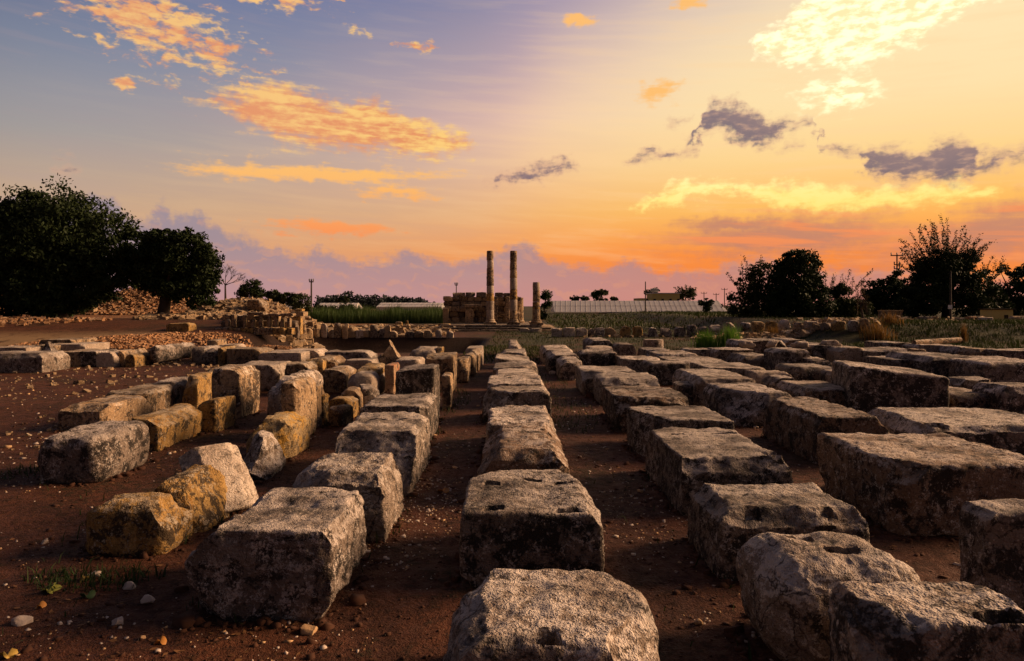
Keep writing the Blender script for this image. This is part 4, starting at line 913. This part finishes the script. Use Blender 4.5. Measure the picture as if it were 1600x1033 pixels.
def fallen_leaf(label, x, y, wpx, mat, rz, lobes=3):
    X, Y, z = hit(x, y); r = wpx/2*Y/F; z = gz(X, Y, True); a = np.linspace(0, 2*np.pi, 25)[:-1]
    rad = r*(0.72+0.28*np.cos(a*lobes))*(1+0.1*np.cos(a)); rs_ = np.random.RandomState(int(x))
    T_ = np.c_[rad*np.cos(a), rad*np.sin(a), 0.012+0.02*np.sin(a*2)+rs_.uniform(0, .006, 24)]; B_ = T_-np.array([0, 0, 0.002])
    V = np.vstack([T_, [0, 0, 0.006], B_, [0, 0, 0.004]]); n = 24
    T = [(24, i, (i+1) % n) for i in range(n)]+[(49, 25+(i+1) % n, 25+i) for i in range(n)]; Q = [(i, 25+i, 25+(i+1) % n, (i+1) % n) for i in range(n)]
    tag(obj('fallen_leaf', mesh_np('leaf', V, [np.array(Q), np.array(T)], True), M[mat], None, (X, Y, z+0.006), (0, 0, rz)), label, 'leaf')
for a in [('yellow-green lobed leaf lying on the left soil', 76, 926, 34, 'leaf_y', 0.4, 5), ('orange crumpled leaf beside the largest white pebble', 62, 952, 18, 'leaf_o', 1.0), ('yellow leaf below the pair of white pebbles', 132, 909, 16, 'leaf_yellow', 2.0),
          ('dark green leaf before the oval pebble', 136, 936, 22, 'leaf_g', 0.2, 2), ('orange leaf at the very bottom left', 250, 1008, 18, 'leaf_o', 0.7, 2), ('orange dry leaf in the left path', 692, 770, 18, 'leaf_o', 0.1, 2), ('yellow leaf cluster at the bottom left corner', 12, 1026, 26, 'leaf_yellow', 0.3, 4)]:
    fallen_leaf(*a)

# ---------------------------------------------------------------- grass and weeds
def blades(name, label, P, hmin, hmax, width, mat, seed, lean=0.35, kind='stuff', cat='grass', base=None):
    r = np.random.RandomState(seed); n = len(P); z = ground_z(P[:, 0], P[:, 1])-0.01
    h = r.uniform(hmin, hmax, n)*(1.0 if P.shape[1] < 3 else P[:, 2]); a = r.uniform(0, 6.28, n); w = width*r.uniform(0.6, 1.3, n)
    B = np.c_[P[:, :2], z]; u = np.c_[np.cos(a), np.sin(a), np.zeros(n)]*w[:, None]/2
    l = r.normal(0, lean, (n, 2)); mid = B+np.c_[l*h[:, None]*0.3, h*0.58]; tip = B+np.c_[l*h[:, None], h*np.clip(1-0.4*(l**2).sum(1), 0.4, 1)]
    V = np.stack([B-u, B+u, mid+u*0.7, mid-u*0.7, tip], 1).reshape(-1, 3); i = 5*np.arange(n)[:, None]
    loc = np.zeros(3) if base is None else np.asarray(base)
    o = obj(name, mesh_np(name, V-loc, [i+np.array([[0, 1, 2, 3]]), i+np.array([[3, 2, 4]])], True), M[mat], None, tuple(loc))
    if kind == 'stuff': tag(o, label, None, None, 'stuff'); o['category'] = cat
    else: tag(o, label, cat)
    return o
def rect(x0, x1, y0, y1, n, seed, clump=0.0):
    r = np.random.RandomState(seed); p = np.c_[r.uniform(x0, x1, n), r.uniform(y0, y1, n)]
    if clump: p = p[fbm(np.c_[p*0.8, np.zeros(n)], 3)+r.uniform(-.2, .2, n) > clump-0.25]
    return p
_p = rect(-24, -6.6, 78, 92, 9000, 1); _p = np.c_[_p, np.clip(0.85+0.7*fbm(np.c_[_p*0.35, np.zeros(len(_p))], 3), 0.35, 1.35)]
blades('reeds', 'tall green reeds left of the temple', _p, 1.2, 2.1, 0.08, 'reed', 51, 0.12, cat='reeds')
blades('meadow_grass', 'short grass before the temple and the right blocks', np.concatenate([rect(-1.2, 18, 27, 62, 15000, 2, 0.2), rect(-2, 2.2, 24, 34, 2500, 3)]), 0.06, 0.2, 0.03, 'grass', 52, 0.4)
blades('bank_grass', 'green grass on the bank at the right', np.concatenate([rect(19, 36, 36, 44, 16000, 4, 0.1), rect(18, 60, 44, 58, 5000, 5, 0.2), rect(13, 33, 26.5, 36, 9000, 51, 0.1)]), 0.1, 0.3, 0.035, 'grass', 53, 0.3)
blades('field_grass', 'dark green field before the greenhouse', rect(4, 36, 60, 112, 12000, 6, 0.2), 0.15, 0.4, 0.09, 'grass', 54, 0.3)
def clump(label, x, yb, wpx, hpx, n, mat, seed, name='grass_clump', lean=0.14):
    X, Y, z = hit(x, yb); w = wpx/2*Y/F; h = hpx*Y/F; q_ = np.random.RandomState(seed); p = np.c_[X+q_.normal(0, 0.42*w, n), Y+w*0.4+q_.normal(0, 0.3*w, n), np.ones(n)]; p[:, 2] = np.clip(1.1-0.45*np.abs((p[:, 0]-X)/w)+0.5*fbm(np.c_[p[:, :2]*(1.6/w), np.zeros(n)], 2), 0.2, 1.2)
    blades(name, label, p, h*0.5, h*1.05, 0.016*Y/20, mat, seed, lean, 'thing', 'grass', (X, Y, z))
clump('bright green tall grass clump, left of the pair beyond the right blocks', 1106, 545, 40, 32, 420, 'lush', 61, lean=0.2)
clump('bright green tall grass clump, right of the pair beyond the right blocks', 1142, 545, 44, 40, 480, 'lush', 62, lean=0.2)
clump('orange dry grass clump before the rubble on the right', 1376, 534, 54, 32, 260, 'dry', 63, lean=0.3)
clump('small orange dry grass tuft left of the far dark blocks', 1212, 528, 40, 22, 200, 'dry', 64, lean=0.3)
clump('slim yellow weed standing on the grass bank', 1508, 538, 13, 32, 160, 'dry', 65, 'weed_plant', 0.1)
clump('dry golden bush at the left end of the bank', 1396, 508, 40, 22, 200, 'dry', 66, 'dry_bush', 0.4)
blades('weeds', 'dark green weeds growing along the stone rows', np.concatenate([FOOT_WEEDS, blob(1.05, 13.0, 0.5, 2.2, 420, 11)[:, :2], blob(1.0, 19, 0.45, 3.0, 380, 12)[:, :2], blob(-1.25, 14.5, 0.4, 2.0, 300, 13)[:, :2], blob(-3.5, 12.5, 0.6, 0.8, 260, 14)[:, :2], blob(-3.0, 5.05, 0.5, 0.18, 200, 15)[:, :2],
       blob(-5.6, 8.3, 0.5, 0.4, 200, 16)[:, :2], blob(-2.95, 4.9, 0.35, 0.15, 120, 17)[:, :2], rect(-6, -2.6, 4, 7.5, 90, 18), rect(0.7, 2, 4, 8, 40, 19), blob(-1.6, 20, 0.5, 4, 200, 191)[:, :2]]), 0.03, 0.13, 0.012, 'weed', 55, 0.6)

# ---------------------------------------------------------------- trees
def tree(name, label, Y, base, trunk_h, trunk_r, lobes, nleaf, leaf, mat, seed, cat='tree', group=None, shoots=(), ncl=None, spread=0.16, bark='bark', limbs=7, flat=0.8):
    """base = photo (x, y) of the trunk foot; lobes = photo ellipses (x, y, rx, ry) of the crown"""
    r = np.random.RandomState(seed); X = (base[0]-800)*Y/F; z0 = gz(X, Y); root = np.array([X, Y, z0])
    t = empty(name, tuple(root), label, cat, group)
    L = [(at(x, y, Y)-root, rx*Y/F, ry*Y/F) for x, y, rx, ry in lobes]
    vol = np.array([a*a*b for _, a, b in L]); vol = vol**0.75; vol /= vol.sum()
    ncl = ncl or max(25, nleaf//130)
    k = r.choice(len(L), ncl, p=vol); d = r.normal(size=(ncl, 3)); d /= np.linalg.norm(d, axis=1)[:, None]; q = r.uniform(0.25, 1.0, ncl)**0.45
    C = np.array([L[i][0] for i in k])+d*q[:, None]*np.array([(L[i][1], L[i][1]*flat, L[i][2]) for i in k])
    cs = np.array([spread*(L[i][1]+L[i][2]) for i in k])*r.uniform(0.6, 1.3, ncl)
    j = r.randint(0, ncl, nleaf); e = r.normal(size=(nleaf, 3)); e /= (np.linalg.norm(e, axis=1)[:, None]+1e-6); e *= (r.rand(nleaf)**0.5)[:, None]
    P = C[j]+e*cs[j][:, None]*np.array([1.15, 1.15, 0.85])
    mb = MB(); top = np.array([r.uniform(-.3, .3), 0, trunk_h])
    mb.tube([(0, 0, -0.25), (0, 0, 0.15*trunk_h), top*np.array([.6, 1, .6]), top], [trunk_r*1.5, trunk_r*1.1, trunk_r*0.95, trunk_r*0.75], 9)
    for i in r.choice(ncl, min(limbs, ncl), replace=False):
        m_ = (top+C[i])/2+r.normal(0, 0.15, 3)*trunk_h*0.3; mb.tube([top*0.85, m_, C[i]], [trunk_r*0.6, trunk_r*0.35, trunk_r*0.1], 6)
    SP = []
    for (x0, y0, x1, y1) in shoots:
        a, b = at(x0, y0, Y)-root, at(x1, y1, Y)-root; a[1] += r.uniform(-1, 1); b[1] += r.uniform(-1.5, 1.5); m_ = (a+b)/2+np.array([r.uniform(-.5, .5), r.uniform(-.3, .3), r.uniform(0, .2)])*np.linalg.norm(b-a)*0.3
        mb.tube([a, m_, b], [0.035*Y/60, 0.022*Y/60, 0.008*Y/60], 4)
        nn = int(44*np.linalg.norm(b-a)/1.5); tt = r.uniform(0.12, 1.02, nn)[:, None]; SP.append(a*(1-tt)**2+2*m_*tt*(1-tt)+b*tt**2+r.normal(0, 0.08, (nn, 3))*Y/60)
    n_sh = 0
    if SP: n_sh = sum(len(q_) for q_ in SP); P = np.concatenate([P]+SP)
    mb.build('trunk', M[bark], t, True)
    n = len(P); a = r.normal(size=(n, 3)); a /= np.linalg.norm(a, axis=1)[:, None]; b = np.cross(a, r.normal(size=(n, 3))); b /= np.linalg.norm(b, axis=1)[:, None]
    s1 = leaf*r.uniform(0.6, 1.3, n)[:, None]; s1[n-n_sh:] *= 0.62; a *= s1; b *= s1*0.5
    V = np.stack([P-a, P+b, P+a, P-b], 1).reshape(-1, 3)
    obj('crown', mesh_np('crown', V, 4*np.arange(n)[:, None]+np.arange(4)[None]), M[mat], t)
    return t
tree('broadleaf_tree', 'huge dark spreading tree at the far left', 46, (95, 497), 2.2, 0.38,
     [(100, 370, 88, 84), (45, 376, 66, 80), (222, 408, 30, 44), (190, 424, 50, 30), (60, 400, 95, 80), (35, 395, 70, 78), (-45, 415, 70, 85), (165, 395, 62, 62), (60, 450, 95, 40), (125, 448, 60, 36), (215, 395, 36, 46), (-20, 460, 70, 34), (85, 474, 60, 22), (30, 478, 60, 20)], 105000, 0.13, 'leaf_dark', 71, limbs=16, ncl=820, spread=0.12)
tree('broadleaf_tree', 'dark round tree with a bare trunk right of the huge tree', 45, (255, 498), 1.6, 0.36,
     [(285, 405, 46, 46), (250, 415, 40, 50), (312, 432, 30, 44), (262, 382, 28, 28), (236, 432, 32, 22), (312, 462, 28, 20), (285, 446, 46, 24), (290, 400, 52, 40)], 42000, 0.12, 'leaf_dark', 72, limbs=10, ncl=420, spread=0.12)
tree('shrub', 'small round dark shrub right of the bare tree', 60, (392, 474), 0.4, 0.08, [(392, 455, 20, 17)], 2600, 0.12, 'leaf_dark', 73, 'shrub', spread=0.2)
for i, (x, y, rx, ry, yb) in enumerate([(424, 471, 14, 17, 489), (447, 468, 14, 9, 482), (470, 472, 20, 15, 490)]):
    tree('shrub', ['dark leafy shrub beside the pale faceted block', 'low dark hedge shrub before the left greenhouse', 'rounded dark shrub at the foot of the left pole'][i], 66, (x, yb), 0.4, 0.08, [(x, y, rx, ry)], 2000, 0.13, 'leaf_mid', 74+i, 'shrub', spread=0.2)
tree('shrub', 'dark leafy bush behind the short broken column', 92, (853, 500), 0.5, 0.1, [(853, 478, 9, 20), (848, 488, 7, 12)], 1800, 0.16, 'leaf_dark', 78, 'shrub', spread=0.2)
tree('small_tree', 'round dark tree above the greenhouse roof', 175, (938, 474), 1, 0.15, [(938, 462, 13, 9), (932, 459, 7, 8)], 1300, 0.3, 'leaf_mid', 79, spread=0.2)
tree('small_tree', 'dark tree behind the yellow house', 185, (1022, 474), 1, 0.2, [(1020, 459, 12, 8), (1030, 462, 9, 6)], 900, 0.3, 'leaf_mid', 80, spread=0.2)
tree('small_tree', 'feathery tree right of the yellow house', 178, (1072, 474), 1, 0.2, [(1070, 458, 15, 11), (1082, 460, 10, 10)], 1100, 0.3, 'leaf_mid', 81, spread=0.22, shoots=[(1066+4*k, 462, 1052+9*k, 446+abs(k-2)*2) for k in range(5)])
tree('small_tree', 'small dark leaning tree in front of the greenhouse', 88, (1105, 496), 1.1, 0.12, [(1105, 479, 8, 11), (1098, 472, 7, 5), (1106, 472, 8, 6)], 1300, 0.14, 'leaf_dark', 82, spread=0.22)
tree('broadleaf_tree', 'tall dark tree leading the row of right trees', 62, (1246, 497), 1.8, 0.25, [(1245, 432, 40, 42), (1225, 440, 28, 34), (1262, 420, 24, 32), (1240, 408, 26, 22), (1245, 470, 52, 28), (1275, 455, 22, 30), (1250, 484, 60, 14)], 24000, 0.14, 'leaf_dark', 83, limbs=9, ncl=300, spread=0.13)
tree('broadleaf_tree', 'open wispy tree left of the tall dark tree', 64, (1180, 497), 1.6, 0.2, [(1168, 452, 24, 28), (1192, 440, 24, 30), (1180, 476, 40, 20), (1150, 462, 12, 26), (1176, 486, 44, 12)], 9000, 0.13, 'leaf_mid', 84, limbs=9, ncl=150, spread=0.15, shoots=[(1150+8*k, 450, 1142+10*k, 424-3*(k % 3)*4) for k in range(7)])
tree('broadleaf_tree', 'thin upright tree with sparse shoots between the right trees', 63, (1312, 497), 1.4, 0.15, [(1310, 470, 34, 24), (1300, 455, 18, 16), (1318, 484, 44, 13)], 9000, 0.13, 'leaf_mid', 85, limbs=8, spread=0.16, shoots=[(1288+6*k, 460, 1286+8*k, 424+((k*5) % 4)*5) for k in range(9)])
tree('pale_tree', 'leafless pale trunked tree of upright stems between the right trees', 58, (1348, 499), 1.0, 0.09, [(1348, 470, 9, 14)], 160, 0.1, 'leaf_thin', 86, bark='bark_pale', limbs=3, shoots=[(1346+k, 492, 1336+5*k, 436+(k % 3)*6) for k in range(6)])
tree('broadleaf_tree', 'dense dark hedge-like tree beside the tall pylon', 68, (1385, 497), 1.2, 0.2, [(1385, 462, 30, 30), (1410, 452, 24, 34), (1365, 470, 22, 24), (1395, 482, 46, 16)], 15000, 0.15, 'leaf_dark', 87, limbs=8, spread=0.14, ncl=190)
sh = []
for k in range(84):
    u = rr.uniform(0, 1); ang = math.radians(-64+128*u+rr.uniform(-6, 6)); ln = rr.uniform(0.55, 1.0)*(66+26*math.cos(ang*1.2)); bx, by = 1474+44*(u-0.5)+rr.uniform(-8, 8), 432+rr.uniform(-10, 10)
    sh.append((bx, by, bx+ln*0.75*math.sin(ang), by-ln*math.cos(ang)*0.98))
sh += [(1530+3*k, 436, 1534+6*k, 402+((k*3) % 4)*4) for k in range(7)]
tree('pollard_tree', 'pollarded tree with long upright shoots against the sunset', 58, (1478, 499), 2.0, 0.3, [(1480, 445, 52, 40), (1472, 420, 44, 28), (1500, 416, 30, 28), (1450, 455, 32, 40), (1515, 455, 40, 32), (1480, 478, 70, 20), (1545, 468, 30, 26), (1420, 470, 30, 26)], 26000, 0.13, 'leaf_dark', 88, limbs=10, ncl=340, spread=0.13, shoots=sh)
tree('broadleaf_tree', 'dark tree at the far right edge behind the booth', 74, (1585, 498), 1.8, 0.2, [(1580, 470, 44, 28), (1610, 452, 44, 34), (1570, 426, 42, 7), (1610, 424, 40, 9), (1640, 440, 40, 40)], 14000, 0.16, 'leaf_dark', 89, limbs=9, spread=0.13, ncl=110)
for i, (x, rx, ry) in enumerate([(1335, 30, 15), (1418, 26, 18), (1556, 40, 20)]):
    tree('shrub', ['dark shrub behind the leafless pale trunked tree', 'dark shrub behind the tall power pole', 'dark shrub filling the gap behind the small hut'][i], 78, (x, 497), 0.5, 0.1, [(x, 484, rx, ry), (x+8, 488, rx, ry*0.7)], 5200, 0.17, 'leaf_dark', 97+i, 'shrub', spread=0.2)
def bare_tree():
    r = np.random.RandomState(9); Y = 66.0; root = at(350, 470, Y); root[2] = gz(root[0], Y); t = empty('bare_tree', tuple(root), 'small leafless tree right of the dark round tree', 'tree')
    tr = MB(); tp = at(352, 446, Y)-root; tr.tube([(0, 0, -0.2), tp*0.5+np.array([.08, 0, 0]), tp], [0.13, 0.10, 0.07], 7); tr.build('trunk', M['bark'], t, True)
    br = MB()
    def grow(p, d, l, rad, lv):
        e = p+d*l; m_ = (p+e)/2+r.normal(0, 0.05, 3)*l; br.tube([p, m_, e], [rad, rad*0.8, rad*0.6], 4, False)
        if lv < 4:
            for _ in range(3 if lv < 3 else 2):
                nd = d+r.normal(0, 0.42, 3)*np.array([1.1, 0.8, 0.7])+np.array([0.04, 0, 0.05]); grow(e, nd/np.linalg.norm(nd), l*r.uniform(0.55, 0.8), rad*0.62, lv+1)
    for d in ((-0.5, 0.1, 0.9), (0.1, -0.2, 1.0), (0.6, 0.1, 0.7), (0.9, 0, 0.35)): d = np.array(d); grow(tp, d/np.linalg.norm(d), 0.72, 0.045, 0)
    br.build('branches', M['bark'], t, True)
bare_tree()
def far_wood():
    r = np.random.RandomState(12); P = []; Y = 330.0
    for x in np.arange(496, 684, 2.6):
        top = np.interp(x, [496, 530, 545, 560, 600, 640, 665, 684], [464, 461, 455, 462, 461, 464, 469, 475])+r.uniform(-3, 2.5)
        c = at(x, top, Y+r.uniform(-15, 15)); n = 130; h = c[2]-0.6; q = r.rand(n)**0.6
        P.append(np.c_[c[0]+r.normal(0, 0.9, n)*(0.3+q*0.9), c[1]+r.normal(0, 1, n), c[2]-q*h])
    P = np.concatenate(P); n = len(P); a = r.normal(size=(n, 3)); a /= np.linalg.norm(a, axis=1)[:, None]; b = np.cross(a, r.normal(size=(n, 3))); b /= np.linalg.norm(b, axis=1)[:, None]
    a *= 0.55; b *= 0.4; V = np.stack([P-a, P+b, P+a, P-b], 1).reshape(-1, 3)
    o = obj('far_wood', mesh_np('far_wood', V, 4*np.arange(n)[:, None]+np.arange(4)[None]), M['leaf_far']); tag(o, 'distant line of dark woodland on the horizon', None, None, 'stuff'); o['category'] = 'woodland'
far_wood()
tree('conifer_tree', 'lone taller conifer before the distant wood', 150, (541, 478), 1.5, 0.15, [(541, 470, 5, 9), (543, 460, 2.6, 8), (530, 470, 7, 6)], 900, 0.28, 'leaf_mid', 90, spread=0.2)
for i, (x, y, rx, ry) in enumerate([(505, 486, 16, 7), (535, 484, 20, 7)]):
    tree('shrub', 'low green thicket at the left end of the reeds, %s of two' % ('left' if i == 0 else 'right'), 92, (x, 497), 0.3, 0.06, [(x, y, rx, ry)], 1800, 0.16, 'leaf_mid', 91+i, 'shrub', spread=0.2)
for i, (x, rx) in enumerate([(899, 8), (913, 8), (960, 6)]):
    tree('shrub', 'small dark shrub showing above the greenhouse, %s from the left' % ORD[i], 178, (x, 473), 0.4, 0.1, [(x, 467, rx, 3.5)], 350, 0.3, 'leaf_mid', 94+i, 'shrub', 'shrubs above the greenhouse', spread=0.25)

# ---------------------------------------------------------------- greenhouses, house, poles
def greenhouse(label, x0, x1, ytop, ymid, ybase, Y, nrib, depth=7.0):
    a, b = at(x0, ybase, Y), at(x1, ybase, Y); zg = gz((a[0]+b[0])/2, Y)-0.05; w = b[0]-a[0]; z1 = tz(ymid, Y)-zg; z2 = tz(ytop, Y+depth/2)-zg
    t = empty('greenhouse', ((a[0]+b[0])/2, Y, zg), label, 'greenhouse'); hw = w/2
    mb = MB(); mb.box(-hw, hw, 0, 0.06, 0, z1); mb.build('front_wall', M['film_frame'], t)
    V = [(-hw, -0.15, z1), (hw, -0.15, z1), (hw, depth/2, z2), (-hw, depth/2, z2), (-hw, depth, z1), (hw, depth, z1)]
    V2 = [(x, y, z+0.06) for x, y, z in V]; mb = MB(); mb.add(V+V2, [(6, 7, 8, 9), (9, 8, 11, 10), (0, 3, 2, 1), (3, 4, 5, 2), (0, 1, 7, 6), (4, 10, 11, 5), (0, 6, 9, 3), (3, 9, 10, 4), (1, 2, 8, 7), (2, 5, 11, 8)]); mb.build('roof', M['film'], t)
    for sgn in (-1, 1):
        mb = MB(); xx = sgn*(hw-0.03); mb.add([(xx, 0.1, 0), (xx, depth, 0), (xx, depth, z1), (xx, depth/2, z2), (xx, 0.1, z1)]); mb.T.append(np.array([(0, 1, 2), (0, 2, 3), (0, 3, 4)])); mb.build('gable_end', M['film'], t)
    for k in range(nrib):
        x = -hw+w*(k+0.5)/nrib; mb = MB(); mb.tube([(x-0.2, -0.17, z1+0.08), (x+0.3, depth/2, z2+0.08)], 0.02, 4); mb.build('roof_rib', M['film_frame'], t)
    mb = MB(); mb.tube([(-hw, depth/4, (z1+z2)/2+0.09), (hw, depth/4, (z1+z2)/2+0.09)], 0.05, 4); mb.build('roof_rail', M['film_frame'], t)
greenhouse('long white greenhouse right of the temple', 866, 1137, 470.5, 488, 492, 120, 34, 11)
greenhouse('white greenhouse showing behind the reeds', 588, 690, 473.5, 480, 486, 128, 12, 9)
greenhouse('white greenhouse left of the reeds behind the pole', 490, 552, 474, 484, 489, 110, 8, 8)
greenhouse('small white greenhouse beside the rounded shrub', 432, 463, 474.5, 484, 488, 105, 5, 8)
def house():
    Y = 165.0; a = at(998, 474, Y); zg = gz(a[0], Y); b = at(1062, 458, Y); t = empty('yellow_house', ((a[0]+b[0])/2, Y, zg), 'low yellow house behind the greenhouse', 'house'); w = b[0]-a[0]; h = b[2]-zg-0.6
    mb = MB(); mb.box(-w/2, w/2, 0, 7, -0.1, h-0.6); mb.build('wall', M['yellow_wall'], t)
    mb = MB(); mb.box(-w/2+3.2, w/2, 0.01, 7, h-0.597, h+0.5); mb.build('upper_wall', M['yellow_wall'], t)
    mb = MB(); mb.box(-w/2+3.0, w/2+0.3, -0.3, 7.3, h+0.503, h+0.66); mb.build('roof', M['white'], t)
    for k in range(5):
        x = -w/2+1.6+k*1.85; mb = MB(); mb.box(x, x+0.6, -0.05, -0.01, h-1.5, h-0.75); mb.build('window', M['glass'], t)
    mb = MB(); mb.tube([(-1.6, 2, h+1.3), (0.2, 2, h+1.3)], 0.42, 12); mb.build('water_tank', M['metal'], t)
house()
def pole(label, x, yt, yb, Y, r=0.09, arms=(), boxp=None, name='utility_pole', lean=0.0):
    c = at(x, yb, Y); c[2] = gz(c[0], Y); h = tz(yt, Y)-c[2]; t = empty(name, tuple(c), label, 'pole')
    mb = MB(); mb.tube([(0, 0, -0.2), (lean*h/2, 0, h/2), (lean*h, 0, h)], [r, r*0.85, r*0.7], 8); mb.build('shaft', M['pole'], t, True, (0, 0, 0), 40)
    for z, w in arms:
        mb = MB(); mb.box(-w/2, w/2, -0.06, 0.06, h-z-0.06, h-z+0.06); ar = mb.build('crossarm', M['pole'], t)
        for sx in (-0.46, 0, 0.46):
            mb = MB(); mb.tube([(sx*w, 0, h-z+0.06), (sx*w, 0, h-z+0.2), (sx*w, 0, h-z+0.36)], [0.04, 0.08, 0.05], 6); mb.build('insulator', M['metal'], ar)
    if boxp:
        zz, s_ = boxp; mb = MB(); mb.box(-s_*0.5-r*2, s_*0.5-r*2, -0.25, -0.1, zz-s_*0.7, zz+s_*0.7); mb.build('meter_box', M['white'], t)
    return t
pole('grey lamp pole left of the reeds', 486.5, 437, 490, 80, 0.12, ((0.25, 0.5),))
pole('thin pole rising behind the temple wall', 713, 442, 480, 95, 0.08, ((0.3, 0.4),))
pole('thin pole before the long greenhouse', 1008.5, 440, 496, 100, 0.10, ())
pole('tall power pole with crossarms among the right trees', 1401.5, 398, 480, 85, 0.11, ((0.1, 1.5), (1.2, 0.7), (1.7, 0.7), (2.2, 0.7)))
pole('lamp post with a white box on the grass bank', 1485.5, 424, 507, 45, 0.07, (), (0.95, 0.18), 'lamp_post')
for i, (x, yt) in enumerate([(1100, 456), (1119, 458), (1132, 450)]): pole('distant pole with a crossarm beside the yellow house, %s from the left' % ORD[i], x, yt, 474, 190, 0.14, ((0.4, 1.6),))
def booth():
    Y = 48.0; a = at(1552, 503, Y); a[2] = gz(a[0], Y); t = empty('ticket_booth', tuple(a), 'small yellow plastered hut below the far right tree', 'hut'); w, h = 1.35, 0.75
    mb = MB(); mb.box(-0.1, w, 0, 1.2, -0.1, h); mb.build('wall', M['yellow_wall'], t)
    mb = MB(); mb.box(-0.2, w+0.1, -0.1, 1.3, h+0.003, h+0.08); mb.build('roof', M['bark'], t)
    mb = MB(); mb.box(0.75, 1.0, -0.03, -0.003, 0, 0.4); mb.build('door', M['bark'], t)
    stone_at('white rounded stone left of the small yellow hut', 1536, 1553, 496, 504.5, 'pale', chips=2)
    Y = 52.0; a = at(1385, 500, Y); a[2] = gz(a[0], Y); t = empty('low_wall', tuple(a), 'short pale wall stub among the dry bushes', 'wall')
    mb = MB(); mb.box(-0.4, 1.2, 0, 0.4, -0.1, 0.62); mb.build('masonry', M['tan'], t); mb = MB(); mb.box(-0.45, 1.25, -0.04, 0.44, 0.623, 0.7); mb.build('coping', M['temple'], t)
booth()
